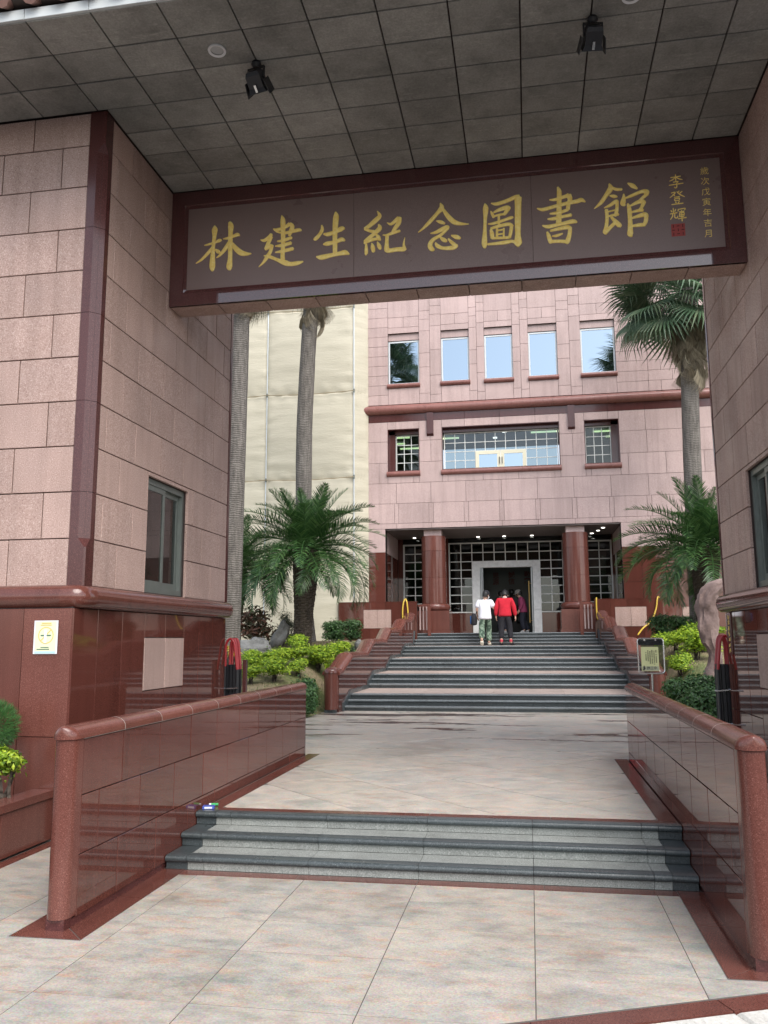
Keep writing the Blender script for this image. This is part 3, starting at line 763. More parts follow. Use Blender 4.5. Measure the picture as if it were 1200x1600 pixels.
GLYPHS = [
  [(-2627,5935,8,-2588,5940,23,-2499,5962,29,-2450,5978,43,-2429,5976,17), (-2510,6159,8,-2512,6114,69,-2514,6029,48,-2525,5895,44,-2528,5782,58,-2529,5681,70,-2524,5630,36), (-2526,5906,36,-2585,5838,40,-2661,5766,27,-2719,5731,7), (-2497,5875,21,-2468,5850,46,-2440,5830,21), (-2409,5991,10,-2361,5995,31,-2289,6014,36,-2245,6027,46,-2221,6013,19), (-2340,6183,36,-2325,6136,67,-2326,6057,55,-2326,5921,55,-2325,5764,52,-2331,5664,70,-2322,5626,38), (-2338,5945,43,-2386,5871,48,-2445,5803,29,-2481,5776,8), (-2309,5931,38,-2253,5858,60,-2196,5809,65,-2130,5791,42,-2081,5790,12)],
  [(-1740,6201,13,-1729,6146,57,-1724,6022,55,-1722,5877,48,-1726,5744,50,-1723,5689,52), (-1834,6055,14,-1795,6040,42,-1709,6060,36,-1649,6096,50), (-1649,6099,42,-1620,6063,52,-1641,5998,50,-1653,5960,31), (-1806,6019,10,-1708,5996,31,-1611,6008,41,-1546,6016,42,-1516,6008,19), (-1788,5905,15,-1718,5910,38,-1626,5935,36), (-1809,5852,15,-1728,5855,43,-1631,5874,41), (-1808,5779,15,-1721,5788,40,-1608,5806,42), (-1977,5940,10,-1935,5930,38,-1881,5964,42,-1855,5995,41), (-1860,5968,48,-1891,5893,46,-1923,5829,31), (-1923,5823,29,-1880,5847,43,-1849,5866,42), (-1849,5866,46,-1862,5801,42,-1900,5737,48,-1942,5675,31,-1993,5626,6), (-1938,5752,10,-1878,5738,38,-1790,5695,38,-1703,5654,63,-1638,5631,52,-1553,5635,48,-1494,5646,17)],
  [(-1289,6045,17,-1285,5995,41,-1315,5939,41,-1358,5896,47,-1377,5896,21), (-1268,5944,19,-1220,5935,49,-1135,5957,43,-1070,5985,60,-1038,5982,28), (-1136,6183,19,-1131,6138,63,-1138,6040,64,-1143,5923,54,-1142,5786,54,-1142,5688,50), (-1272,5822,13,-1229,5828,52,-1135,5839,41,-1069,5862,52,-1034,5844,22), (-1347,5687,17,-1290,5677,60,-1182,5692,49,-1088,5703,49,-1032,5708,62,-985,5684,19)],
  [(-676,6147,11,-653,6091,48,-705,6038,56,-770,5985,47,-815,5960,37), (-815,5960,34,-761,5931,34,-705,5916,37), (-663,5995,19,-654,5950,56,-715,5892,47,-780,5840,47,-819,5813,34), (-822,5795,28,-761,5819,37,-696,5832,34,-650,5818,22), (-696,5886,15,-669,5854,43,-646,5813,22), (-800,5784,22,-799,5725,39,-799,5672,37,-795,5662,15), (-738,5788,13,-729,5743,47,-720,5689,37), (-678,5797,15,-660,5751,47,-646,5712,28), (-571,6005,9,-529,5986,32,-474,6025,47,-446,6051,47), (-441,6051,56,-446,5993,52,-484,5938,47,-512,5893,37), (-618,5869,11,-576,5865,26,-512,5883,37,-433,5900,29), (-572,5859,41,-577,5773,43,-577,5705,60,-550,5688,52,-467,5693,49,-394,5689,52,-371,5685,24), (-385,5688,41,-394,5746,26,-381,5817,6)],
  [(2,6170,16,15,6117,58,-34,6059,44,-122,5964,44,-187,5902,27,-237,5863,9), (31,6098,33,83,6013,51,146,5944,55,220,5917,34,297,5906,9), (-44,5974,11,2,5958,42,44,5937,27), (-108,5839,11,-48,5848,38,16,5876,49,70,5894,49,83,5876,19), (75,5882,40,5,5815,34,-82,5766,44,-115,5712,51,-99,5666,53,-73,5652,33), (-56,5730,18,-35,5694,44,24,5663,38,119,5659,51,160,5674,44,168,5692,15), (79,5763,19,120,5713,40,157,5682,34), (-6,5788,19,30,5756,49,62,5736,29), (111,5796,13,164,5775,51,206,5756,27)],
  [(470,6117,16,477,6065,60,469,5941,38,462,5806,42,455,5683,60,458,5628,33), (536,6116,13,594,6104,40,699,6128,44,784,6159,49,820,6155,66), (815,6155,78,812,6054,69,805,5885,66,801,5740,59,800,5651,84,799,5609,23), (488,5663,24,572,5663,34,676,5668,44,739,5673,34,779,5653,33), (529,6026,13,544,5996,32,559,5955,28), (560,6011,20,613,6034,40,697,6054,49,723,6034,38), (707,6036,49,680,5994,40,664,5973,23), (559,5966,21,612,5978,25,674,5983,27), (499,5887,13,557,5889,32,652,5912,32,736,5935,36,759,5935,19), (611,5972,27,609,5865,27), (524,5822,28,535,5776,47,537,5726,40), (524,5834,27,608,5854,38,713,5866,40,743,5835,44), (739,5852,38,732,5791,40,714,5715,34), (532,5726,28,626,5721,30,709,5717,32), (589,5827,25,586,5738,29), (660,5826,19,655,5731,22), (588,5805,18,659,5812,18), (587,5762,18,658,5765,18)],
  [(1222,6226,19,1236,6177,50,1232,6071,50,1227,5953,56,1218,5825,58), (1135,6092,14,1198,6092,36,1296,6117,40,1329,6126,50), (1329,6126,60,1343,6083,50,1325,6026,44,1317,5968,42), (1006,6011,12,1065,5993,40,1184,6016,40,1314,6039,42,1411,6050,47,1455,6060,48,1494,6034,14), (1133,5939,14,1182,5940,34,1257,5950,35,1317,5968,35), (1109,5882,16,1169,5882,40,1266,5896,34,1347,5906,40), (1053,5817,14,1112,5800,44,1242,5817,38,1360,5834,50,1400,5819,24), (1099,5742,21,1114,5694,44,1128,5635,44,1132,5617,28), (1132,5751,24,1218,5766,40,1304,5775,47,1336,5755,40), (1331,5767,40,1323,5698,44,1298,5619,51,1282,5603,24), (1146,5691,10,1194,5693,32,1254,5710,16), (1128,5635,40,1213,5630,37,1293,5619,40)],
  [(1738,6209,14,1751,6158,58,1700,6081,46,1644,6005,40,1580,5951,8), (1752,6170,26,1809,6140,34,1863,6135,26), (1737,6078,10,1779,6067,40,1813,6058,16), (1678,5949,12,1737,5972,35,1792,6008,40,1813,6005,36), (1808,6012,36,1805,5942,36,1797,5896,40,1784,5851,28), (1699,5929,36,1702,5836,38,1690,5744,40,1677,5688,50,1687,5664,20), (1703,5903,16,1756,5910,16,1793,5918,14), (1711,5853,16,1775,5864,30,1817,5865,30), (1682,5681,40,1726,5729,40,1781,5782,40), (1742,5844,24,1782,5793,46,1821,5743,51,1829,5725,14), (1922,6196,12,1968,6165,50,2013,6125,20), (1877,6081,14,1877,6040,40,1866,5982,58,1884,5957,24), (1888,6033,16,1952,6055,34,2058,6091,40,2104,6080,58,2121,6061,16), (2109,6062,40,2054,6016,34,2011,5979,24), (1911,5972,20,1924,5919,44,1927,5802,46,1924,5699,54,1921,5642,60,1935,5615,24), (1936,5946,20,2000,5975,40,2053,5987,50,2077,5961,40), (2067,5968,47,2044,5918,34,2017,5892,24), (1943,5876,20,2006,5887,34,2058,5893,40), (1945,5812,20,2013,5829,42,2076,5840,51,2090,5809,40), (2086,5821,44,2078,5765,44,2055,5721,36), (1941,5726,24,2008,5731,42,2066,5731,40)]
]

def catmull(pts, n=4):
    P = [Vector(p) for p in pts]
    if len(P) < 3: return [P[0].lerp(P[-1], i/n) for i in range(n+1)]
    out = []
    for i in range(len(P)-1):
        a, b, c, d = P[max(i-1,0)], P[i], P[i+1], P[min(i+2,len(P)-1)]
        for k in range(n):
            t = k/n
            out.append(.5*((2*b)+(c-a)*t+(2*a-5*b+4*c-d)*t*t+(3*b-a-3*c+d)*t**3))
    return out + [P[-1]]
def brush(mb, pts, yb, h, seg=4):
    """a brush stroke in the x-z plane standing proud of y=yb: (x, z, width) points"""
    Q = catmull(pts, seg); rings = []
    for i, q in enumerate(Q):
        a, b = Q[max(i-1,0)], Q[min(i+1,len(Q)-1)]
        d = Vector((b.x-a.x, b.y-a.y)); d = d.normalized() if d.length > 1e-9 else Vector((1,0)); n = Vector((-d.y, d.x))
        w = max(q.z, .002)/2
        rings.append([(q.x+n.x*w*o, yb - h*e, q.y+n.y*w*o) for o, e in ((-1,0),(-.8,.75),(0,1),(.8,.75),(1,0))])
    # pointed, rounded ends
    for end, idx in ((0, 0), (1, -1)):
        q = Q[idx]; p = Q[1 if end == 0 else -2]; d = Vector((q.x-p.x, q.y-p.y)); d = d.normalized() if d.length > 1e-9 else Vector((1,0))
        tip = (q.x+d.x*q.z*.28, yb, q.y+d.y*q.z*.28); ring = [tip]*5
        if end == 0: rings.insert(0, ring)
        else: rings.append(ring)
    mb.loft(rings, closed=False, cap0=False, cap1=False)
for ch in GLYPHS:
    mb = MB()
    for k, st in enumerate(ch):
        pts = [(st[i]/1000, st[i+1]/1000, st[i+2]/1000) for i in range(0, len(st), 3)]
        brush(mb, pts, BY+.0205, .011 + .0004*(k % 5))
    me = mb.mesh('character', M['gold']); link('character', me, board)
def text_mesh(body, size, mat, name='character', extrude=.002, bold=.0):
    c = bpy.data.curves.new('t', 'FONT'); c.body = body; c.size = size; c.extrude = extrude; c.align_x = 'CENTER'; c.align_y = 'CENTER'; c.offset = bold
    o = bpy.data.objects.new('t', c); COL.objects.link(o)
    me = bpy.data.meshes.new_from_object(o.evaluated_get(bpy.context.evaluated_depsgraph_get()))
    bpy.data.objects.remove(o); me.materials.clear(); me.materials.append(mat); me.name = name; return me
VERT = (R(90), 0, 0)
SIGN = ['20,22 80,18|50,4 50,48|48,22 32,38 12,46|52,22 70,36 90,44|34,56 64,54 54,64|54,64 54,90 46,97 38,90|8,75 50,72 94,69',
        '18,14 42,11 30,28 8,46|26,26 38,34|66,4 58,14|84,9 70,20|52,8 70,30 97,48|34,46 66,44|36,56 37,70|36,56 65,55 62,70|38,70 62,69|40,77 44,88|64,75 56,88|16,95 86,92',
        '24,4 24,40|9,18 15,30|39,13 32,28|3,43 46,38|20,42 16,62 3,82|32,42 31,70 46,73 48,60|54,14 52,28|54,16 95,13 90,25|58,34 88,32|60,42 60,68|60,43 87,41 85,67|61,55 85,54|61,67 85,66|50,81 99,76|73,24 73,99']
for i, ch in enumerate(SIGN):
    mb = MB(); z0 = 6.247-.180*i
    for k, stx in enumerate(ch.split('|')):
        P_ = [tuple(map(float, q.split(','))) for q in stx.split()]; n_ = len(P_)
        brush(mb, [(2.312+x*.00160, z0-y*.00155, .0125*(.55 if j == n_-1 and n_ > 2 else .8 if j == 0 else 1)) for j, (x, y) in enumerate(P_)], BY+.0205, .005+.0003*(k % 4), 3)
    link('character', mb.mesh('character', M['gold']), board)
for i, ch in enumerate('歲次戊寅年吉月'):
    link('character', text_mesh(ch, .088, M['gold'], bold=-.0006), board, (2.672, BY+.019, 6.245-.112*i), VERT)
mb = MB(); mb.box(-.066,.066,-.003,0,-.066,.066)
seal = link('seal', mb.mesh('seal', M['seal'] if 'seal' in M else M['red_paint']), board, (2.385, BY+.0195, 5.642))
for i in range(9):
    x = -.045+.045*(i % 3); z = -.042+.042*(i//3); mb = MB()
    mb.box(-.014,.014,-.0045,-.003,-.004,.004) if i % 2 else mb.box(-.004,.004,-.0045,-.003,-.015,.015)
    child(seal, (x,0,z), me=mb.mesh('seal_mark', M['trim']), name='seal_mark')

# ceiling tiles, fascia and roof
m = MB(); m.box(-6.3, 6.3, 5.49, 10.15, ZC+.03, ZC+.09); ceil = part('ceiling', m, M['joint'], gate)
YC = [5.475, 5.875] + [5.875+.3855*k for k in range(1, 6)] + [8.155]
YC2 = [8.49+.415*k for k in range(5)]
def row_tiles(ys, inside):
    for j in range(len(ys)-1):
        for i in range(-12, 11):
            x0 = .305+.5665*i; x1 = x0+.5665
            if ys[j+1] > 6.67 or inside:
                if x1 < -3.0 or x0 > 3.0: continue
                x0, x1 = max(x0, -3.006), min(x1, 3.006)
            elif x1 < -6.2 or x0 > 6.2: continue
            slab(ceil, M['ceil'], '-z', ZC+random.uniform(0,.004), x0, x1, ys[j], ys[j+1], .03, .013, 'ceiling_tile', .003)
row_tiles(YC, False); row_tiles(YC2, True)
for i in range(-12, 11):
    x0 = .305+.5665*i; slab(ceil, M['concrete'], '-y', 5.455, x0, x0+.5665, ZC+.008, ZC+.105, .03, .004, 'fascia_block', .003)
roof = MB(); roof.prism([(5.40,6.735),(5.40,6.77),(7.8,8.2),(10.4,6.77),(10.4,6.735)], 'x', -6.6, 6.6)
rf = part('roof', roof, M['roof_board'] if 'roof_board' in M else M['joint'], gate)
tm = MB(); tm.tube([(0,0,0),(0,.9,.55),(0,2.52,1.50)], .07, 10); tm = tm.mesh('roof_tile', M['roof_tile'] if 'roof_tile' in M else M['red_lit'], True)
for i in range(52): link('roof_tile', tm, rf, (-6.5+.25*i, 5.36, 6.727))

# ---------------------------------------------------------------- entrance stairs up to the library
AX, ZT = .05, 1.80
SXL, SXR = -2.669, 2.769
RS = (ZT-HP)/16
FLY = [15.60, 18.03, 20.45, 22.87, 25.29]
st = thing('entrance_stairs', (AX, 20.5, HP), 'wide staircase of five short flights with dark nosings rising to the library door', 'stairs')
z = HP; core = MB()
SJ = [AX-1.36, AX, AX+1.36]
for fi, y0 in enumerate(FLY):
    n = 4 if fi == 4 else 3; run = .197 if fi == 4 else .29
    for k in range(n):
        y = y0+run*k; z += RS; last = k == n-1
        nxt = (FLY[fi+1]+.02 if fi < 4 else 26.0)
        step_run(st, SXL, SXR, y, z, RS, run, SJ, nose=.075 if not last else .10, tread_mat=(M['landing'] if last else M['nosing']), tread_y1=(nxt if last else None), riser_mat=M['nosing'], nose_mat=M['nosing_far'])
        core.box(SXL+.002, SXR-.002, y+.032, 28.8 if (fi == 4 and last) else (nxt if last else y+run+.04), HP-.3, z-.045)
part('core', core, M['joint'], st)
m = MB(); m.box(SXL-1.2, SXR+1.2, 26.002, 28.86, ZT-.2, ZT-.003); part('terrace', m, M['slate'], st)

# stair balustrades: stepped granite walls with a rounded coping
CP = [(15.14,.965),(15.43,.985),(16.30,1.248),(17.89,1.248),(18.67,1.512),(20.32,1.525),(21.11,1.80),(22.71,1.812),(23.56,2.085),(24.79,2.11),(25.55,2.32)]
def balustrade(s, label):
    xin = SXL-.03 if s < 0 else SXR+.03
    xo = xin + s*.27; xc = (xin+xo)/2
    b = thing('stair_balustrade', (xc, 20, HP), label, 'balustrade', 'stepped balustrades of the entrance stairs')
    lo, hi = sorted((xin+s*.02, xo))
    m = MB(); poly = [(15.2, .1)] + [(y, z) for y, z in CP] + [(25.55, .1)]
    m.prism(poly, 'x', lo, hi); part('core', m, M['red'], b)
    # facing panels between upright joints, tops following the coping
    def top(y):
        for (a, za), (c, zc) in zip(CP, CP[1:]):
            if a <= y <= c: return za+(zc-za)*(y-a)/(c-a)
        return CP[-1][1]
    ys = sorted({y for y, _ in CP[1:]} | {y0+.85 for y0 in FLY[:-1]} | {FLY[i]-.35 for i in range(1,5)})
    ys = [15.2]+[y for y in ys if y > 15.5]
    for i in range(len(ys)-1):
        a, c = ys[i]+.003, ys[i+1]-.003
        if c-a < .06: continue
        mb = MB(); p0, p1 = sorted((xin, xin+s*.018)); mb.prism([(a,.25),(a,top(a)-.003),(c,top(c)-.003),(c,.25)], 'x', p0, p1)
        part('panel', mb, M['red'], b)
    prof = [(-.165,0),(-.165,.03)] + [(-.165*math.cos(R(a)), .03+.085*math.sin(R(a))) for a in range(20, 180, 20)] + [(.165,.03),(.165,0)]
    for (a, za), (c, zc) in zip(CP, CP[1:]):
        mb = MB(); e = .002
        mb.loft([[(xc+p[0], a+e, za+p[1]) for p in prof],[(xc+p[0], c-e, zc+p[1]) for p in prof]]); part('coping', mb, M['red_lit'], b, True)
    mb = MB(); r = .125
    pr = [(xc+r*math.cos(R(180+18*k)), 15.16+r*math.sin(R(180+18*k))) for k in range(11)] + [(xc+r,15.3),(xc-r,15.3)]
    mb.loft([[(x,y,HP+.06) for x,y in pr],[(x,y,1.0) for x,y in pr]]); part('end_post', mb, M['red_lit'], b, True)
    mb = MB(); mb.loft([[(xc+(x-xc)*k, 15.2+(y-15.2)*k, zz) for x, y in pr] for k, zz in ((1.06,1.002),(1.06,1.02),(.98,1.06),(.8,1.09),(.4,1.108))]); part('post_cap', mb, M['red_lit'], b, True)
    mb = MB(); mb.box(xc-.105, xc+.105, 15.06, 15.3, HP-.05, HP+.06); part('post_foot', mb, M['nosing'], b)
    zz = HP
    for fi, y0 in enumerate(FLY):               # dark skirting following each flight
        up = zz + RS*(4 if fi == 4 else 3); y1 = y0+(.197*3 if fi == 4 else .58); yn = FLY[fi+1]-.14 if fi < 4 else 25.55
        y1 = min(y1, yn-.05)
        mb = MB(); p0, p1 = sorted((xin-s*.001, xin-s*.028))
        mb.prism([(y0-.13,zz-.05),(y0-.13,zz+.15),(y0-.03,zz+.17),(y1,up+.075),(yn,up+.075),(yn,up-.05)], 'x', p0, p1); part('skirting', mb, M['nosing'], b)
        zz = up
    return b
balustrade(-1, 'stepped red granite balustrade on the left of the entrance stairs')
balustrade(1, 'stepped red granite balustrade on the right of the entrance stairs, behind the notice stand')

# ---------------------------------------------------------------- library building
lib = thing('library_building', (AX, 27.5, 0), 'pink granite library with columned entrance, roll cornice and mirrored upper windows', 'building')
FY = 26.18
UW = [(-3.57,-2.53),(-1.80,-.88),(-.38,.53),(1.04,1.95),(2.69,3.76)]
LW = [(-3.60,-2.56),(-1.82,1.92),(2.69,3.75)]
UZ, LZ = (9.97, 11.72), (7.02, 8.43)
ENT = (-3.70, 3.66, 1.0, 5.14)
wf = MB()
holes = [(a,b,UZ[0],UZ[1]) for a,b in UW] + [(a,b,LZ[0],LZ[1]) for a,b in LW] + [ENT]
wall_core(wf, 'y', FY+.03, FY+.40, -15, 15, .5, 17, holes)
wf.box(-15, 15, FY+.4, FY+4.5, 16.9, 17.0); wf.box(-15, -14.7, FY+.4, FY+4.5, .5, 16.9); wf.box(14.7, 15, FY+.4, FY+4.5, .5, 16.9); wf.box(-14.7, 14.7, FY+4.2, FY+4.5, 8.9, 16.9)
wf.box(-14.6, 14.6, FY+.41, FY+4.2, 8.75, 8.82); wf.box(-14.6, 14.6, FY+.41, FY+6, 5.13, 5.2)
wall = part('wall', wf, M['joint'], lib)
def face_row(z0, z1, xs, holes=holes, mat=None):
    for i in range(len(xs)-1):
        for (a,b,c,d) in cut((xs[i],xs[i+1],z0,z1), holes): slab(wall, mat or M['pink_far'], '-y', FY, a, b, c, d, .03, .009, 'stone', .002, .0015)
def js(step, off=0, x0=-8.2, x1=8.4):
    k0 = int((x0-AX-off)/step)-1
    xs = [AX+off+step*k for k in range(k0, k0+60) if x0 < AX+off+step*k < x1]
    return [x0]+xs+[x1]
face_row(5.14, 5.31, js(1.125)); 
face_row(5.31, 5.96, sorted(set(js(1.125, -.07)) | set(js(1.125, .07))))
face_row(5.96, 6.63, js(1.125)); face_row(6.63, 7.31, js(1.125, .56)); face_row(7.31, 8.02, js(2.25, .02)); face_row(8.02, 8.68, js(1.125))
face_row(8.68, 8.93, js(1.125), [], M['trim'])
def zs_for(x0): return [9.27+.336*k for k in range(12)]
xl = -8.2
for k in range(11):
    z0, z1 = 9.27+.336*k, 9.27+.336*(k+1)
    face_row(z0, z1, [-8.2,-6.6,-5.4,-4.3,-3.57] if k % 2 else [-8.2,-7.2,-6.0,-4.9,-3.57], [])
    face_row(z0, z1, [3.76,4.72,5.45,6.5,8.4] if k % 2 else [3.76,4.72,5.1,6.1,7.2,8.4], [])
for (a, b) in UW:
    face_row(9.27, 9.82, [a, b], []); face_row(11.72, 11.92, [a, b], []); face_row(11.92, 12.28, [a, (a+b)/2, b], []); face_row(12.28, 12.966, [a, b], [])
PJ = [[9.27,9.6,10.5,10.98,11.75,12.15,12.45,12.966],[9.27,9.55,10.2,11.08,11.9,12.3,12.6,12.966]]
for k, (a, b) in enumerate([(-2.53,-2.17),(-2.17,-1.80),(-.88,-.63),(-.63,-.38),(.53,.78),(.78,1.04),(1.95,2.34),(2.34,2.69)]):
    zz = PJ[k % 2]
    for i in range(len(zz)-1): face_row(zz[i], zz[i+1], [a, b], [])
for k in range(6): face_row(12.966+.67*k, 12.966+.67*(k+1), js(1.125, .56*(k % 2)), [])
# outer parts of the front below the first sill
for (x0, x1) in ((-8.2,-3.70),(3.66,8.4)):
    zz = [(1.0,2.2,'red'),(2.2,3.3,'red'),(3.3,4.38,'red'),(4.38,5.14,'pink_far')]
    for (z0,z1,mt) in zz:
        xs = [x0] + [q for q in (-7.2,-6.2,-5.2,-4.27,4.23,5.2,6.2,7.2) if x0 < q < x1] + [x1]
        face_row(z0, z1, xs, [], M[mt])
# roll cornice in lengths
prof = [(0,8.932)] + [(-.17*math.sin(R(a)), 9.092-.16*math.cos(R(a))) for a in range(0, 181, 15)] + [(0,9.252)]
xs = js(1.69)
for i in range(len(xs)-1):
    mb = MB(); mb.prism([(FY+.02+o, zz) for o, zz in prof], 'x', xs[i]+.002, xs[i+1]-.002); part('cornice', mb, M['trim_far'], lib, True)
for x0 in (-2.30, 2.19):
    mb = MB(); mb.box(x0, x0+.22, FY-.075, FY+.01, 8.22, 8.925); mb.prism([(FY-.075,8.22),(FY+.01,8.22),(FY+.01,8.14)], 'x', x0, x0+.22); part('bracket', mb, M['trim'], lib)
def sill(parent, a, b, z0, z1, out=.09):
    r = (z1-z0)/2; zc = (z0+z1)/2
    pr = [(FY+.05, z0)] + [(FY-out+r+(-r*math.sin(R(q))), zc-r*math.cos(R(q))) for q in range(0, 181, 20)] + [(FY+.05, z1)]
    mb = MB(); mb.prism(pr, 'x', a-.03, b+.03); return part('sill', mb, M['trim_far'], parent, True)
for (a, b) in UW:
    fr = MB(); y0, y1 = FY+.10, FY+.16; zt = 11.47; z0 = UZ[0]; t = .05
    fr.box(a, a+t, y0, y1, z0, zt); fr.box(b-t, b, y0, y1, z0, zt); fr.box(a+t, b-t, y0, y1, zt-t, zt); fr.box(a+t, b-t, y0, y1, z0, z0+t)
    w = part('window', fr, M['frame_white'], lib)
    mb = MB(); mb.box(a+t, b-t, y0+.02, y0+.03, z0+t, zt-t); part('pane', mb, M['mirror'], w)
    mb = MB(); mb.box(a+.003, b-.003, FY+.075, FY+.2, zt+.02, UZ[1]); part('lintel', mb, M['pink_far'], w)
    sill(w, a, b, 9.825, 9.97)
def muntin_window(parent, a, b, z0, z1, y, cols, rows, frame_mat, pane_mat, skip=(), bar=.022, mount=.03):
    """grid of panes between slim bars; skip = set of (col,row) left open"""
    fr = MB(); n, k = len(cols)-1, len(rows)-1
    fr.box(cols[0]-mount, cols[0], y, y+.05, rows[0]-mount, rows[-1]+mount); fr.box(cols[-1], cols[-1]+mount, y, y+.05, rows[0]-mount, rows[-1]+mount)
    fr.box(cols[0], cols[-1], y, y+.05, rows[-1], rows[-1]+mount); [fr.box(cols[i_], cols[i_+1], y, y+.05, rows[0]-mount, rows[0]) for i_ in range(n) if (i_, 0) not in skip]
    w = part('window', fr, frame_mat, parent)
    hb = MB()
    for i in range(1, n):
        r0 = min([j for j in range(k) if not ((i-1,j) in skip and (i,j) in skip)] or [k])
        if r0 < k: hb.box(cols[i]-bar/2, cols[i]+bar/2, y+.006, y+.044, rows[r0], rows[-1])
    for j in range(1, k):
        for i in range(n):
            if (i,j) in skip and (i,j-1) in skip: continue
            hb.box(cols[i]+bar/2, cols[i+1]-bar/2, y+.010, y+.040, rows[j]-bar/2, rows[j]+bar/2)
    part('glazing_bars', hb, frame_mat, w)
    for i in range(n):
        for j in range(k):
            if (i,j) in skip: continue
            mb = MB(); wd = (cols[i+1]-cols[i]-bar)/2; hd = (rows[j+1]-rows[j]-bar)/2
            mb.add([(-wd,0,-hd),(wd,0,-hd),(wd,0,hd),(-wd,0,hd),(-wd,.006,-hd),(wd,.006,-hd),(wd,.006,hd),(-wd,.006,hd)],[(0,1,2,3),(7,6,5,4),(0,4,5,1),(1,5,6,2),(2,6,7,3),(3,7,4,0)])
            key = ('pane', round(wd,3), round(hd,3), pane_mat.name)
            if key not in _pc: _pc[key] = mb.mesh('pane', pane_mat)
            o = link('pane', _pc[key], w, ((cols[i]+cols[i+1])/2, y+.024, (rows[j]+rows[j+1])/2)); o.rotation_euler = (R(random.uniform(-.35,.35)), 0, R(random.uniform(-.35,.35)))
    return w
def jambs(a, b, z0, z1, dep=.36):
    mb = MB()
    mb.box(a+.002, a+.02, FY+.006, FY+dep, z0, z1); mb.box(b-.02, b-.002, FY+.006, FY+dep, z0, z1); mb.box(a+.02, b-.02, FY+.006, FY+dep, z1-.02, z1-.002); mb.box(a+.02, b-.02, FY+.006, FY+dep, z0+.002, z0+.02)
    part('reveal', mb, M['trim'], lib)
for i, (a, b) in enumerate(LW):
    jambs(a, b, LZ[0], LZ[1])
    rows = [7.06+.2975*k for k in range(5)]
    if i == 1:
        cols = [-1.75+.3275*k for k in range(12)]
        w = muntin_window(lib, a, b, 7.02, 8.3, FY+.30, cols, rows, M['frame_pale'], M['glass_sky'], {(c, r) for c in range(3, 8) for r in (0, 1)})
        dx0, dx1, dz = cols[3], cols[8], rows[2]
        for (p, q) in ((dx0+.012, (dx0+dx1)/2-.004), ((dx0+dx1)/2+.004, dx1-.012)):
            mb = MB(); y = FY+.27; t = .11
            mb.box(p, p+t, y, y+.05, 7.05, dz-.015); mb.box(q-t, q, y, y+.05, 7.05, dz-.015); mb.box(p+t, q-t, y, y+.05, dz-.015-t, dz-.015); mb.box(p+t, q-t, y, y+.05, 7.05, 7.10)
            d = part('balcony_door', mb, M['cream'], lib)
            mb = MB(); mb.box(p+t, q-t, y+.02, y+.026, 7.10, dz-.015-t); part('pane', mb, M['mirror'], d)
            hx = q-.045 if p < 0 and q < .2 else p+.03
            mb = MB(); mb.box(hx, hx+.02, y-.03, y, 7.2, 7.42); part('handle', mb, M['black'], d)
    else:
        c0 = a+.26 if i == 0 else a+.06; n = 3
        cols = [c0 + (b-a-.32)/n*k for k in range(n+1)]
        w = muntin_window(lib, a, b, 7.02, 8.3, FY+.30, cols, rows, M['frame_pale'], M['glass_dark'])
        if i == 0:
            mb = MB(); mb.box(a+.02, c0-.035, FY+.2, FY+.34, 7.04, 8.41); part('reveal', mb, M['trim'], lib)
        else:
            mb = MB(); mb.box(cols[-1]+.035, b-.02, FY+.2, FY+.34, 7.04, 8.41); part('reveal', mb, M['trim'], lib)
    mb = MB(); mb.box(a+.02, b-.02, FY+.2, FY+.35, 8.29, 8.41); part('reveal', mb, M['trim'], lib)
    sill(w, a, b, 6.845, 7.02)
# first-floor room: dim, with strip lights on its ceiling
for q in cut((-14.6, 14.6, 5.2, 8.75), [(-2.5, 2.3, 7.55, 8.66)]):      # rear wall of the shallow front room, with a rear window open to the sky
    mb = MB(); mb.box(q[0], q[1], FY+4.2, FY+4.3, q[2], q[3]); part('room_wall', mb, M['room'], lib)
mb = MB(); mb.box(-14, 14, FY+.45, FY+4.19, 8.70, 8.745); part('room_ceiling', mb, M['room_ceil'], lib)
for (x, y) in [(-4.0,27.3),(-3.6,28.2),(-3.9,29.1),(-3.3,29.9),(-.9,27.6),(1.1,27.4),(1.5,28.3),(3.5,27.3),(3.9,27.9),(3.6,28.6),(4.1,29.4),(-1.9,28.6)]:
    mb = MB(); mb.box(x-.45, x+.45, y-.05, y+.05, 8.62, 8.66); part('strip_light', mb, M['strip'], lib)
for (x, y) in [(-.25,27.5),(.15,27.2),(.15,28.2),(-.2,29)]:
    mb = MB(); mb.box(x-.07, x+.07, y-.07, y+.07, 8.67, 8.695); part('ceiling_lamp', mb, M['lamp'], lib)

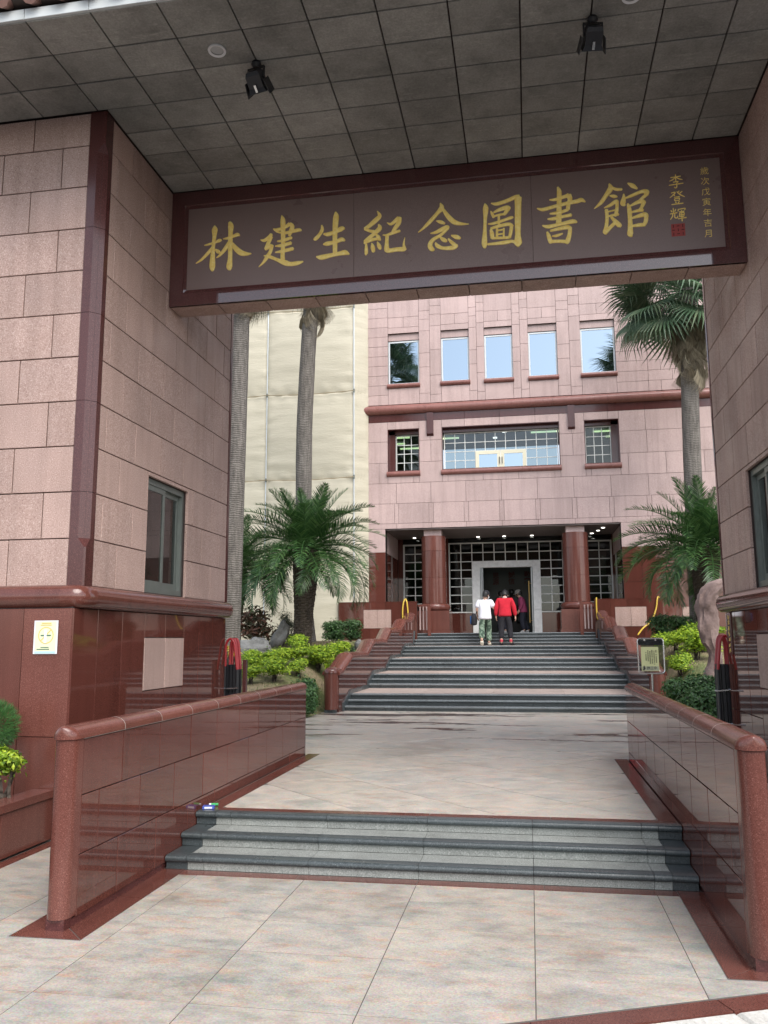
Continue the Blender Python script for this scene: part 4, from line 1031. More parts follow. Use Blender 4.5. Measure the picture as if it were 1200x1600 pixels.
# columned entrance
EY = 28.80
ec = MB(); ec.box(-3.69, 3.65, FY+.04, EY+.3, 5.10, 5.128)
part('porch_ceiling', ec, M['porch_ceil'], lib)
for xx, f in ((-3.70,'+x'),(3.66,'-x')):
    for z0, z1, mt in ((1.8,2.6,'red'),(2.6,3.5,'red'),(3.5,4.38,'red'),(4.38,5.1,'pink_far')):
        for y0, y1 in ((FY+.005,27.1),(27.1,28.0),(28.0,EY)): slab(lib, M[mt], f, xx, y0, y1, z0, z1, .03, .006, 'porch_slab', .003)
    mb = MB(); a, b = sorted((xx - (.03 if xx < 0 else -.03), xx - (.3 if xx < 0 else -.3))); mb.box(a, b, FY+.4, EY, 1.0, 5.1); part('porch_wall', mb, M['joint'], lib)
def column(cx):
    r = .40; cy = 26.68
    c = link('column', None, lib, (cx, cy, ZT))
    def add(name, mb, mat, smooth=True):
        mb.v = [(x, y, z-ZT) for x, y, z in mb.v]; return child(c, (0,0,0), me=mb.mesh(name, mat, smooth), name=name)
    for z0, z1 in ((2.74,3.56),(3.56,4.42),(4.42,4.905)):
        mb = MB(); mb.lathe([(r-.004,z0+.001),(r,z0+.006),(r,z1-.006),(r-.004,z1-.001)], n=40); add('drum', mb, M['red_lit'])
    mb = MB(); mb.box(-.285,.285,-.285,.285,4.906,5.10); add('capital', mb, M['pink_far'], False)
    mb = MB(); mb.lathe([(.40,2.505)] + [(.42+.095*math.sin(R(a)), 2.62-.113*math.cos(R(a))) for a in range(0,181,15)] + [(.40,2.738)], n=40); add('base_ring', mb, M['red_lit'])
    mb = MB(); mb.box(-.52,.52,-.52,.52,1.9,2.504); add('pedestal', mb, M['red_lit'], False)
    mb = MB(); mb.box(-.55,.55,-.55,.55,1.80,1.898); add('plinth', mb, M['red_lit'], False)
    return c
column(-2.19); column(2.29)
# glazed entrance wall
DX0, DX1 = -1.10, 1.22
cols = [-1.87+.3835*k for k in range(11)]
rows = [2.54+.288*k for k in range(7)] + [4.268+.312, 4.268+.624]
skip = {(c, r) for c in range(2, 8) for r in range(0, 6)}
muntin_window(lib, 0, 0, 0, 0, EY, cols, rows, M['frame_pale'], M['glass_door'], skip, .03, .04)
for (a, b) in ((-3.46,-2.35),(2.45,3.56)):
    n = 3; cc = [a+(b-a)/n*k for k in range(n+1)]; rr = [2.54+.29*k for k in range(9)]
    muntin_window(lib, 0, 0, 0, 0, EY-.02, cc, rr, M['frame_pale'], M['glass_door'], (), .03, .05)
for (a, b, z0, z1) in ((-3.69,-3.515,1.8,5.1),(3.615,3.65,1.8,5.1),(-2.295,-1.915,1.8,5.1),(2.01,2.395,1.8,5.1),(-3.515,-2.295,1.8,2.485),(2.395,3.615,1.8,2.485),(-1.915,DX0-.002,1.8,2.495),(DX1+.002,2.01,1.8,2.495)):
    mb = MB(); mb.box(a, b, EY-.01, EY+.16, z0, z1); part('entrance_wall_panel', mb, M['red'], lib)
for (a, b, z0) in ((-1.91,2.005,4.935),(-3.51,-2.30,4.92),(2.40,3.61,4.92)):
    mb = MB(); mb.box(a, b, EY+.02, EY+.03, z0, 5.1); part('transom_pane', mb, M['glass_door'], lib)
ds = MB(); t = .265
ds.box(DX0, DX0+t, EY-.09, EY+.12, 2.6, 4.262); ds.box(DX1-t, DX1, EY-.09, EY+.12, 2.6, 4.262)
ds.box(DX0, DX0+t, EY-.09, EY+.12, 1.8, 2.594); ds.box(DX1-t, DX1, EY-.09, EY+.12, 1.8, 2.594)
ds.box(DX0+t+.003, DX1-t-.003, EY-.085, EY+.12, 4.05, 4.26)
surround = part('door_surround', ds, M['steel_panel'], lib)
for (x, w_) in ((DX0+t+.012, .05), (DX0+t+.075, .03), (DX1-t-.06, .045)):
    mb = MB(); mb.box(x, x+w_, EY+.0, EY+.06, 1.81, 4.045); part('door_leaf_edge', mb, M['alu'], surround)
hd = MB(); hd.tube([(.815,EY-.12,2.15),(.815,EY-.12,3.56)], .022, 10); hd.tube([(.815,EY-.12,2.22),(.90,EY+.02,2.22)], .012, 6); hd.tube([(.815,EY-.12,3.48),(.90,EY+.02,3.48)], .012, 6)
part('door_handle', hd, M['brass'], surround, True)
# hall behind the door
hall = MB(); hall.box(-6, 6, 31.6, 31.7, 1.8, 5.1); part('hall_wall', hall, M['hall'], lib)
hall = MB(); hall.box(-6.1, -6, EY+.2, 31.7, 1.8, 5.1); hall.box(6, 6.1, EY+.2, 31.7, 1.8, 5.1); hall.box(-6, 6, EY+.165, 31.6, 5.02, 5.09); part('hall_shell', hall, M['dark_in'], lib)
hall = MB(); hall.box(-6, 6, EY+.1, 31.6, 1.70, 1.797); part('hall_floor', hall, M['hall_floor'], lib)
for (x, zz, ch) in ((-.40,3.955,'思'),(-.41,3.72,'源'),(.19,3.975,'誠'),(.18,3.735,'信'),(.77,3.985,'勤'),(.76,3.74,'奮')):
    link('character', text_mesh(ch, .25, M['char_red'], extrude=.006, bold=.006), lib, (x, 31.585, zz), VERT)
for (x, y) in [(-.86,28.55),(.03,28.55),(.97,28.55),(-3.05,28.4),(2.95,28.4),(3.1,27.7),(3.2,27.0)]:
    mb = MB(); mb.lathe([(.055,5.085),(.055,5.099)], (x, y, 0), 16); part('porch_downlight', mb, M['lamp'], lib)

# ---------------------------------------------------------------- low garden walls at the head of the stairs
def terrace_wall(x0, x1, px, label, y=25.60, zt=2.765, z0=1.0):
    t = thing('terrace_wall', ((x0+x1)/2, y, z0), label, 'wall', 'low granite walls at the head of the stairs')
    m = MB(); m.box(x0+.006, x1-.006, y+.022, y+.17, z0, zt-.004); part('core', m, M['joint_red'], t)
    hole = [(px[0], px[1], 1.955, 2.53)]
    xs = [x0]; n = round((x1-x0)/.5)
    xs = [x0+(x1-x0)/n*k for k in range(n+1)]
    for i in range(n):
        for (a,b,c,d) in cut((xs[i],xs[i+1],z0,zt), hole): slab(t, M['red'], '-y', y, a, b, c, d, .022, .004, 'panel', .002, .0006)
    mid = (px[0]+px[1])/2
    for a, b in ((px[0],mid),(mid,px[1])): slab(t, M['pink'], '-y', y-.006, a, b, 1.955, 2.53, .028, .006, 'inset_panel', .003)
    m = MB(); m.box(x0-.004, x1+.004, y-.004, y+.176, zt-.003, zt+.012); part('coping', m, M['red'], t)
    return t
terrace_wall(-5.11, -2.62, (-4.305,-3.43), 'low red granite wall with pink inset beside the left column, in front of the tarpaulin')
terrace_wall(2.72, 5.05, (3.31,4.21), 'low red granite wall with pink inset right of the stairs, with a yellow hose over it')
terrace_wall(5.10, 8.2, (5.3,6.3), 'low red granite wall set back behind the right palms', 26.9-.9+.05, 2.6)
def guard(s, xp):
    g = thing('stair_guard', (xp, 25.72, 1.42), ('red post and pale slats of the guard at the stair head, ' + ('left' if s < 0 else 'right') + ' side'), 'guard rail', 'guards at the stair head')
    m = MB(); m.box(xp-.05, xp+.05, 25.66, 25.76, 1.72, 2.70); part('post', m, M['red_lit'], g)
    xa = xp + s*.36
    for k in range(3):
        x = xp + s*(.11+.1*k); m = MB(); m.box(x-.022, x+.022, 25.9, 25.93, 1.9, 2.62); part('slat', m, M['pink_far'], g)
    a, b = sorted((xp + s*.05, xa)); m = MB(); m.box(a, b, 25.68, 25.73, 2.62, 2.68); part('rail', m, M['red_lit'], g)
guard(-1, -2.25); guard(1, 2.34)

# ---------------------------------------------------------------- scaffold wrapped in tarpaulin
tp = thing('scaffold_tarpaulin', (-9, 25.8, 1.2), 'tall cream tarpaulin wrapped round scaffolding on the left wing of the library', 'tarpaulin')
TX = [-4.64, -7.6, -10.5, -13.4]; TZ = [1.0, 4.02, 6.81, 9.69, 12.6, 15.4]
def sheet(p00, p10, zz0, zz1, seed, nu=34, nv=30, amp=.22):
    mb = MB(); vs = []
    a, b = Vector(p00), Vector(p10); d = (b-a); nrm = Vector((d.y, -d.x, 0)).normalized()
    if nrm.y > 0: nrm = -nrm
    for j in range(nv+1):
        v = j/nv
        for i in range(nu+1):
            u = i/nu; P = a.lerp(b, u); z = zz0+(zz1-zz0)*v
            e = (max(0,math.sin(math.pi*u))*max(0,math.sin(math.pi*v)))**.45
            du, dv = min(u, 1-u), min(v, 1-v)
            wr = noise.noise(Vector((P.x*.5+seed, z*3.2, seed*3)))*.014 + noise.noise(Vector((P.x*1.1+z*.8, z*6+seed, 1.7)))*.016
            crease = noise.noise(Vector((v*13+seed, u*3.0, seed)))*.055*max(0, 1-du*3.5)**2 + math.sin(u*34+seed)*.03*max(0, 1-dv*6)**2
            o = amp*e*.55 + wr*(.4+.6*min(1, 6*min(du,dv))) + crease*(1 if min(du,dv) > 1e-3 else 0)
            q = P + nrm*o; sag = -.03*math.sin(math.pi*u)*(1 if dv < .05 else 0)
            vs.append((q.x, q.y, z+sag))
    fs = [(j*(nu+1)+i, j*(nu+1)+i+1, (j+1)*(nu+1)+i+1, (j+1)*(nu+1)+i) for j in range(nv) for i in range(nu)]
    mb.add(vs, fs); return mb
for i in range(3):
    for j in range(5):
        part('tarpaulin_sheet', sheet((TX[i+1],25.80,0), (TX[i],25.80,0), TZ[j]-.02, TZ[j+1]+.015, i*7+j*3+1), M['tarp'], tp, 'all')
for j in range(5):
    part('tarpaulin_sheet', sheet((-4.645,25.80,0), (-4.24,26.17,0), TZ[j]-.02, TZ[j+1]+.03, 40+j, 10, 30, .05), M['tarp'], tp, 'all')
for x in TX:
    mb = MB(); mb.tube([(x+.005,25.735,1.0),(x+.005,25.735,15.4)], .016, 8); p_ = part('pole', mb, M['galv'], tp, True)
    for zz in TZ[1:]:
        mb = MB(); mb.tube([(x+.005,25.735,zz-.06),(x+.005,25.735,zz+.06)], .034, 8); part('clamp', mb, M['alu_green'], p_)
for zz in TZ[1:5]:
    for i in range(3):
        pts = [(TX[i+1]+(TX[i]-TX[i+1])*k/12, 25.70-.01*math.sin(k), zz-.05*math.sin(math.pi*k/12)) for k in range(13)]
        mb = MB(); mb.tube(pts, .013, 5); part('rope', mb, M['rope'], tp)

# ---------------------------------------------------------------- planted banks either side of the stairs
def sm(t): t = max(0, min(1, t)); return t*t*(3-2*t)
def gz(x, y): return .27 + sm((abs(x)-2.95)/1.0)*.158*max(0, min(8.2, y-11.8))
def bank(s):
    mb = MB(); nx, ny = 46, 62; vs = []
    for j in range(ny+1):
        for i in range(nx+1):
            x = s*(2.985 + 12*(i/nx)**1.7); y = 10.2 + 16.0*j/ny
            dx = noise.noise(Vector((x*.9, y*.9, 2)))*.05*sm((abs(x)-3.1)/.6)
            vs.append((x, y, gz(x, y)+dx))
    mb.add(vs, [(j*(nx+1)+i, j*(nx+1)+i+1, (j+1)*(nx+1)+i+1, (j+1)*(nx+1)+i) for j in range(ny) for i in range(nx)])
    o = part('garden_bank', mb, M['lawn'], None, 'all'); o['kind'] = 'structure'
bank(-1); bank(1)
def gzn(x, y): return gz(x, y) + noise.noise(Vector((x*.9, y*.9, 2)))*.05*sm((abs(x)-3.1)/.6)
rg = random.Random(3)
mb = MB()
for k in range(15000):
    s = -1 if rg.random() < .6 else 1
    x = s*rg.uniform(3.05, 6.3); y = rg.uniform(10.6, 21)
    d = noise.noise(Vector((x*1.2, y*1.0, 8)))
    if d < -.05 + .25*rg.random(): continue
    z = gzn(x, y)-.005; h = rg.uniform(.03, .085); a = rg.uniform(0, 6.28); w = .006
    mb.add([(x-w*math.cos(a), y-w*math.sin(a), z),(x+w*math.cos(a), y+w*math.sin(a), z),(x+rg.uniform(-.03,.03), y+rg.uniform(-.03,.03), z+h)], [(0,1,2)])
tag(part('grass', mb, M['grass'], None), 'thin patchy grass on the garden banks beside the stairs', 'grass', kind='stuff')
mb = MB()
for k in range(900):      # fallen dry leaves and litter lying on the banks
    s = -1 if rg.random() < .7 else 1
    x = s*rg.uniform(3.2, 6.0); y = rg.uniform(12, 20); z = gzn(x, y)+.008; a = rg.uniform(0, 6.28); w = rg.uniform(.012, .035)
    c, t = math.cos(a)*w, math.sin(a)*w
    mb.add([(x-c,y-t,z),(x+t*.5,y-c*.5,z+rg.uniform(0,.02)),(x+c,y+t,z),(x-t*.5,y+c*.5,z+rg.uniform(0,.02))], [(0,1,2,3)])
tag(part('leaf_litter', mb, M['fan_dead'], None), 'dry fallen leaves scattered on the garden banks', 'leaves', kind='stuff')

# ---------------------------------------------------------------- shrubs
def leaf(mb, p, n, up, L, W):
    """a bent leaf of four small faces"""
    s = n.cross(up)
    if s.length < 1e-4: s = Vector((1,0,0))
    s.normalize(); t = s.cross(n).normalized()
    a = p; b = p + t*L*.5 + n*L*.10; c = p + t*L
    mb.add([a, b - s*W*.5 - n*W*.12, b, b + s*W*.5 - n*W*.12, c], [(0,1,2),(0,2,3),(1,4,2),(2,4,3)])
def shrub_mesh(seed, n, rx, ry, rz, L, W, mat, lumps=7, flat=.0, lo=.0, name='foliage'):
    r = random.Random(seed); mb = MB(); L0 = []
    for k in range(lumps):
        a = r.uniform(0, 6.28); q = r.uniform(.15, .8)
        L0.append((Vector((math.cos(a)*q*rx*.62, math.sin(a)*q*ry*.62, rz*(lo + r.uniform(.3, 1.3)))), r.uniform(.26, .56)))
    for k in range(n):
        c, s = r.choice(L0)
        d = Vector((r.gauss(0,1), r.gauss(0,1), r.gauss(0,1)*.8 + .25)).normalized()
        q = r.random()**.35 * (r.uniform(1.05, 1.5) if r.random() < .10 else 1)
        p = c + Vector((d.x*rx*s*q, d.y*ry*s*q, d.z*rz*s*q*.9))
        if p.z < .05: p.z = r.uniform(.05, .18)
        nn = (d + Vector((r.uniform(-.6,.6), r.uniform(-.6,.6), r.uniform(.1,.9)))).normalized()
        leaf(mb, p, nn, Vector((r.uniform(-1,1), r.uniform(-1,1), r.uniform(-.3,1))).normalized(), L*r.uniform(.6,1.25), W*r.uniform(.7,1.2))
    return mb.mesh(name, mat)
def stem_mesh(seed, n, h, spread, mat):
    r = random.Random(seed); mb = MB()
    for k in range(n):
        a = r.uniform(0, 6.28); q = r.uniform(.3, 1)*spread
        mb.tube([(r.uniform(-.05,.05), r.uniform(-.05,.05), -.05),(math.cos(a)*q*.4, math.sin(a)*q*.4, h*.45),(math.cos(a)*q, math.sin(a)*q, h)], [.013,.009,.004], 5)
    return mb.mesh('stem', mat)
LIME = [shrub_mesh(10+k, 3000, .47, .42, .37, .060, .034, M['lime'], 14, lo=.45) for k in range(3)]
LSTEM = stem_mesh(5, 7, .5, .25, M['bark_dark'])
DARK = [shrub_mesh(20+k, 2600, .55, .5, .42, .075, .042, M['hedge'], 10) for k in range(3)]
def shrub(name, meshes, k, x, y, sc, label, group=None, stem=LSTEM, z=None, cat='shrub', rz=None):
    t = thing(name, (x, y, gzn(x, y) if z is None else z), label, cat, group)
    t.rotation_euler = (0, 0, rz if rz is not None else k*2.1)
    child(t, (0,0,0), me=meshes[k % len(meshes)], name='foliage', scale=((sc*1.28, sc*1.15, sc*.66) if name == 'lime_shrub' and not isinstance(sc, tuple) and z is None else sc))
    if stem: child(t, (0,0,0), me=stem, name='stem', scale=(sc if not isinstance(sc, tuple) else sc[0]))
    return t
GL = 'lime green shrubs on the banks'
shrub('lime_shrub', LIME, 0, -4.36, 15.1, .72, 'small lime green shrub nearest the folded gate on the left bank', GL)
shrub('lime_shrub', LIME, 1, -4.02, 15.45, .92, 'bright lime green shrub, second from the folded gate on the left bank', GL)
shrub('lime_shrub', LIME, 2, -4.32, 16.6, .95, 'lime green shrub rising behind the second one on the left bank', GL)
shrub('lime_shrub', LIME, 0, -3.98, 16.95, .82, 'duller lime shrub in front of the short left palm', GL)
shrub('lime_shrub', LIME, 1, -3.66, 17.4, 1.08, 'large lime green shrub right of the short left palm', GL)
shrub('lime_shrub', LIME, 2, -3.62, 18.9, 1.05, 'lime green shrub nearest the left stair balustrade', GL)
shrub('lime_shrub', LIME, 1, 4.05, 17.6, 1.15, 'lime green shrub beside the upright pink rock on the right bank', GL)
shrub('lime_shrub', LIME, 0, 3.82, 18.5, 1.0, 'lime green shrub behind the first on the right bank', GL)
for k, (x, y, sc, lb) in enumerate([(-4.62, 15.9, .8, 'lime green shrub at the back left of the row, beside the leftmost palm trunk'), (-3.75, 16.2, .62, 'low lime shrub filling the gap in front of the short left palm'), (-3.42, 18.1, .8, 'lime shrub between the two largest ones near the left balustrade'), (-4.15, 17.6, .85, 'lime shrub directly at the short left palm trunk'), (3.62, 16.9, .8, 'low lime shrub left of the upright pink rock'), (4.35, 18.3, 1.05, 'lime shrub under the short right palm')]):
    shrub('lime_shrub', LIME, k+1, x, y, (sc*1.2, sc*1.1, sc*.85), lb, GL)
GD = 'dark green shrubs'
for k, (x, y, sc, lb) in enumerate([(-3.14, 14.2, .78, 'dark green shrub by the end of the left rail wall'), (-3.2, 14.85, .85, 'dark green shrub against the left balustrade end post'),
        (-3.45, 20.9, .80, 'dark shrub under the left terrace wall beside the balustrade'), (-3.95, 22.0, .88, 'dark shrub under the left terrace wall, second from the balustrade'), (-4.5, 22.8, .9, 'dark shrub under the left terrace wall, third from the balustrade'), (-4.9, 24.0, .85, 'dark shrub at the foot of the tarpaulin right of the tall palm'),
        (3.25, 12.7, .92, 'dark leafy shrub in front of the right folded gate'), (3.35, 13.6, 1.0, 'dark leafy shrub behind the right rail wall'), (3.2, 14.5, .9, 'dark leafy shrub by the foot of the notice stand'), (3.75, 13.2, .95, 'dark leafy shrub at the foot of the upright pink rock'),
        (3.35, 19.3, .75, 'green shrub along the right balustrade, lower one'), (3.3, 21.3, .85, 'green shrub along the right balustrade, upper one'), (3.9, 20.9, .9, 'dark shrub under the right terrace wall behind the lime shrub'), (3.45, 23.2, .95, 'dark shrub under the right terrace wall by the hose'), (4.5, 21.9, .9, 'dark shrub beside the short right palm')]):
    shrub('dark_shrub', DARK, k, x, y, sc, lb, GD)
CRO = [shrub_mesh(41, 620, .75, .6, .55, .20, .06, M['croton'], 9, lo=.2)]
shrub('croton_shrub', CRO, 0, -5.75, 19.5, 1.0, 'reddish dark croton bush behind the grey boulder on the left bank')
GRY = [shrub_mesh(47, 1500, .4, .35, .42, .05, .02, M['grey_leaf'], 7, lo=.3)]
shrub('grey_shrub', GRY, 0, -5.15, 20.3, 1.0, 'thin grey green shrub between the croton bush and the short left palm')
YCR = [shrub_mesh(43, 90, .22, .22, .4, .17, .035, M['yellow_leaf'], 4, lo=.3)]
shrub('yellow_croton', YCR, 0, -5.15, 16.2, .95, 'yellow leaved plant at the foot of the leftmost tall palm')

# ---------------------------------------------------------------- rocks
def rock_mesh(seed, rx, ry, rz, mat, rough=.42, sub=4):
    bm = bmesh.new(); bmesh.ops.create_icosphere(bm, subdivisions=sub, radius=1)
    for v in bm.verts:
        p = v.co.copy(); n = noise.noise(p*1.1+Vector((seed,0,0)))*rough + noise.noise(p*2.7+Vector((0,seed,0)))*rough*.45 + noise.noise(p*7+Vector((0,0,seed)))*rough*.15
        p *= 1+n; v.co = Vector((p.x*rx, p.y*ry, p.z*rz))
    me = bpy.data.meshes.new('rock'); bm.to_mesh(me); bm.free(); me.materials.append(mat)
    me.polygons.foreach_set('use_smooth', [True]*len(me.polygons)); me.set_sharp_from_angle(angle=R(35)); return me
def rock(name, seed, x, y, z, r, mat, label, rot=(0,0,0), cat='rock'):
    o = link(name, rock_mesh(seed, *r, mat), None, (x, y, z), rot); return tag(o, label, cat)
rock('boulder', 3, -5.35, 18.2, 1.40, (.42,.34,.27), M['rock_grey'], 'rounded grey boulder below the croton bush on the left bank')
rock('boulder', 9, -5.05, 19.2, 1.72, (.16,.18,.36), M['rock_grey'], 'upright grey rock between the boulder and the short left palm', (0,R(22),0))
rock('boulder', 15, -4.75, 19.6, 1.66, (.32,.2,.10), M['rock_grey'], 'flat grey rock at the foot of the short left palm', (0,R(8),0))
rock('boulder', 21, -3.22, 19.8, 1.42, (.16,.16,.17), M['rock_grey'], 'small grey rock against the left balustrade coping')
mb = MB(); rings = []
prof = [(.70,3.93,.20,.18),(.86,3.93,.19,.18),(1.05,3.95,.14,.15),(1.22,3.98,.10,.12),(1.36,3.97,.105,.12),(1.52,3.91,.15,.15),(1.75,3.89,.165,.16),(1.98,3.87,.17,.16),(2.16,3.875,.175,.16),(2.34,3.92,.175,.15),(2.46,4.02,.19,.14),(2.56,4.12,.17,.11),(2.62,4.18,.09,.07),(2.64,4.19,.02,.02)]
for i in range(len(prof)-1):
    for k in range(4):
        t = k/4; a = [prof[i][q]+(prof[i+1][q]-prof[i][q])*t for q in range(4)]
        ring = []
        for j in range(28):
            th = 2*math.pi*j/28; n = 1 + .28*noise.noise(Vector((math.cos(th)*1.1, math.sin(th)*1.1, a[0]*2.2))) + .26*noise.noise(Vector((math.cos(th)*2.6, math.sin(th)*2.6, a[0]*6))) + .13*noise.noise(Vector((math.cos(th)*6, math.sin(th)*7, a[0]*12)))
            ring.append((a[1]+a[2]*n*math.cos(th), 15.5+a[3]*n*math.sin(th), a[0]+.02*noise.noise(Vector((th, a[0]*3, 1)))))
        rings.append(ring)
mb.loft(rings); me = mb.mesh('standing_stone', M['rock_pink'], True)
me.transform(Matrix.Translation((-3.9,-15.5,-.75)))
tag(link('standing_stone', me, None, (3.9,15.5,.75)), 'upright weathered pink rock on the right bank beside the gate pillar', 'rock')

# ---------------------------------------------------------------- palms
def frond_mesh(seed, L, bend, droop, mat):
    r = random.Random(seed); mb = MB(); n = 30; P = []; p = Vector((0,0,0)); a = 0
    for i in range(n+1):
        P.append((p.copy(), a)); t = i/n
        a += R(bend)/n*(.35+1.3*t); p = p + Vector((math.cos(a), 0, -math.sin(a)))*L/n
    mb.tube([q for q, _ in P], [.016*(1-.85*i/n)+.002 for i in range(n+1)], 5)
    m = 42
    for i in range(m):
        t = .10+.90*i/(m-1); q = t*n; k = min(int(q), n-1); f = q-k
        c = P[k][0].lerp(P[k+1][0], f); an = P[k][1]
        T = Vector((math.cos(an), 0, -math.sin(an))); U = Vector((math.sin(an), 0, math.cos(an)))
        ll = L*.235*(math.sin(math.pi*min(1, .22+t*.74))**.75)*r.uniform(.85,1.1)
        for s in (-1, 1):
            d = (T*(.55+.5*t) + Vector((0,s,0))*1.0 + U*r.uniform(.25,.75)).normalized()
            w = .0135*r.uniform(.8,1.2); S = d.cross(U).normalized()*w
            b = c + d*ll*.45; e = c + d*ll + Vector((0,0,-1))*ll*(droop*r.uniform(.5,1.4)) 
            mb.add([c - S*.6, c + S*.6, b + S, b - S, e], [(0,1,2,3),(3,2,4)])
    return mb.mesh('frond', mat)
FR = [frond_mesh(1, 1.9, 25, .05, M['frond']), frond_mesh(2, 2.0, 55, .12, M['frond']), frond_mesh(3, 2.05, 85, .2, M['frond']), frond_mesh(4, 1.95, 105, .28, M['frond']), frond_mesh(5, 1.7, 60, .16, M['frond'])]
def date_trunk(h, r0, r1):
    mb = MB(); n, m = 30, int(h*34); rings = []
    for j in range(m+1):
        z = -.1+(h+.1)*j/m; t = j/m; r = r0+(r1-r0)*sm((t-.25)/.7)
        ring = []
        for i in range(n):
            th = 2*math.pi*i/n
            a = th*9/(2*math.pi)*1.0; b = z*8.5
            dia = abs(((a+b) % 1)-.5) + abs(((a-b) % 1)-.5)
            q = r*(1 + .17*dia + .05*noise.noise(Vector((math.cos(th)*3, math.sin(th)*3, z*4))) - (.08 if t > .97 else 0))
            ring.append((q*math.cos(th), q*math.sin(th), z))
        rings.append(ring)
    mb.loft(rings); return mb.mesh('trunk', M['bark_dark'])
def date_palm(x, y, z, h, sc, label, seed, n=78):
    r = random.Random(seed)
    t = thing('date_palm', (x, y, z), label, 'palm', 'short date palms'); t.rotation_euler = (R(r.uniform(-2,2)), R(r.uniform(-2,3)), 0)
    child(t, (0,0,0), me=date_trunk(h, .20, .29), name='trunk')
    for i in range(n):
        q = i/(n-1); el = 78 - 92*q**.85 + r.uniform(-7,7); az = i*137.5 + r.uniform(-14,14)
        me = FR[0 if q < .16 else 4 if q < .26 else 1 if q < .5 else 2 if q < .8 else 3]
        s = sc*r.uniform(.85,1.1)*(.72+.28*min(1, q*3))
        rr = .05+.10*q
        child(t, (math.cos(R(az))*rr, math.sin(R(az))*rr, h-.10+.28*(1-q)), (R(r.uniform(-25,25)), R(-el), R(az)), me=me, name='frond', scale=s)
    return t
date_palm(-4.48, 19.1, 1.45, 2.3, .98, 'short date palm with arching fronds in front of the tarpaulin', 2)
date_palm(-6.75, 20.6, 1.55, 1.9, .9, 'short date palm half hidden behind the left gate pillar', 5, 60)
date_palm(4.72, 19.9, 1.52, 2.15, .98, 'short date palm with arching fronds right of the entrance stairs', 8)

def fan_mesh(seed, Rf, mat, spread=215, pet=.8, dead=False):
    r = random.Random(seed); mb = MB(); n = 34
    if pet: mb.tube([(0,0,0),(pet*.5,0,.02),(pet,0,-.02)], [.018,.014,.011], 5)
    o = Vector((pet,0,-.02))
    for i in range(n):
        th = R(-spread/2 + spread*i/(n-1)) ; d = Vector((math.cos(th), math.sin(th), 0)); s = Vector((-math.sin(th), math.cos(th), 0))
        hw = Rf*.52*math.tan(R(spread/(n-1)/2))*(.6 if dead else 1)
        rad = Rf*r.uniform(.88,1.08)*(.80+.2*math.cos(th))
        dr = (.05 + .30*abs(math.sin(th/1.3))) * (1.6 if dead else 1)
        up = .05*Rf
        a = o + d*Rf*.10; m1 = o + d*Rf*.55 + Vector((0,0,up-.10*Rf*dr)); tip = o + d*rad + Vector((r.uniform(-.03,.03), r.uniform(-.03,.03), -Rf*(.16+dr*.55)*r.uniform(.6,1.4)))
        mid = o + d*Rf*.78 + Vector((0,0,-Rf*.12*dr))
        mb.add([a, m1 - s*hw, m1 + Vector((0,0,.02)), m1 + s*hw, mid - s*hw*.55, mid+Vector((0,0,.012)), mid + s*hw*.55, tip],
               [(0,1,2),(0,2,3),(1,4,5,2),(2,5,6,3),(4,7,5),(5,7,6)])
    return mb.mesh('fan_leaf', mat)
FAN = [fan_mesh(1, .95, M['fan']), fan_mesh(2, .88, M['fan'], 190), fan_mesh(3, 1.0, M['fan'], 230)]
DEAD = [fan_mesh(4, .85, M['fan_dead'], 75, .3, True), fan_mesh(6, .75, M['fan_dead'], 55, .4, True)]
def fan_trunk(pts, r0, r1):
    mb = MB(); Q = catmull([(p[0],p[1],p[2]) for p in pts], 14); n = 22; rings = []
    L = len(Q)-1
    for j, q in enumerate(Q):
        t = j/L; r = r0+(r1-r0)*min(1, t*1.0)+ (.10*max(0, 1-t*9))
        rings.append([(q.x+r*(1+.03*noise.noise(Vector((i*.6, q.z*3, 1))))*math.cos(2*math.pi*i/n), q.y+r*(1+.03*noise.noise(Vector((i*.6, q.z*3, 1))))*math.sin(2*math.pi*i/n), q.z) for i in range(n)])
    mb.loft(rings); return mb.mesh('trunk', M['bark_grey'], 'all')
def fan_palm(base, top, r0, r1, label, seed, n=44, nd=40, sk=1.5, mid=None, fs_=1.0, el_=128):
    r = random.Random(seed); b, tp_ = Vector(base), Vector(top)
    t = thing('fan_palm', base, label, 'palm', 'tall fan palms')
    md = (b+tp_)/2 if mid is None else Vector(mid)
    child(t, (0,0,0), me=fan_trunk([Vector((0,0,-.15)), md-b, tp_-b], r0, r1), name='trunk')
    top_l = tp_-b
    for i in range(n):
        q = i/(n-1); el = 78 - el_*q + r.uniform(-9,9); az = i*137.5+r.uniform(-12,12)
        child(t, top_l + Vector((math.cos(R(az))*.1, math.sin(R(az))*.1, .25*(1-q)-.1)), (R(r.uniform(-30,30)), R(-el), R(az)), me=FAN[i % 3], name='fan_leaf', scale=fs_*r.uniform(.85,1.1))
    for i in range(nd):
        q = i/(nd-1); az = i*137.5+r.uniform(-15,15); el = -72 - 14*q + r.uniform(-5,5)
        child(t, top_l + Vector((math.cos(R(az))*(r1*.8+.05), math.sin(R(az))*(r1*.8+.05), -.15-(sk-.75)*q)), (R(r.uniform(-50,50)), R(-el), R(az)), me=DEAD[i % 2], name='dry_leaf', scale=r.uniform(.8,1.1))
    return t
fan_palm((-4.79,20.5,1.55), (-4.60,20.5,12.1), .215, .20, 'tall grey fan palm trunk rising behind the short left date palm', 4, mid=(-4.86,20.5,7.0), sk=2.0, nd=22, n=40)
fan_palm((-5.295,16.5,.95), (-5.19,16.5,10.4), .20, .185, 'leftmost tall fan palm, its trunk half hidden by the gate pillar', 6, sk=1.6, nd=20)
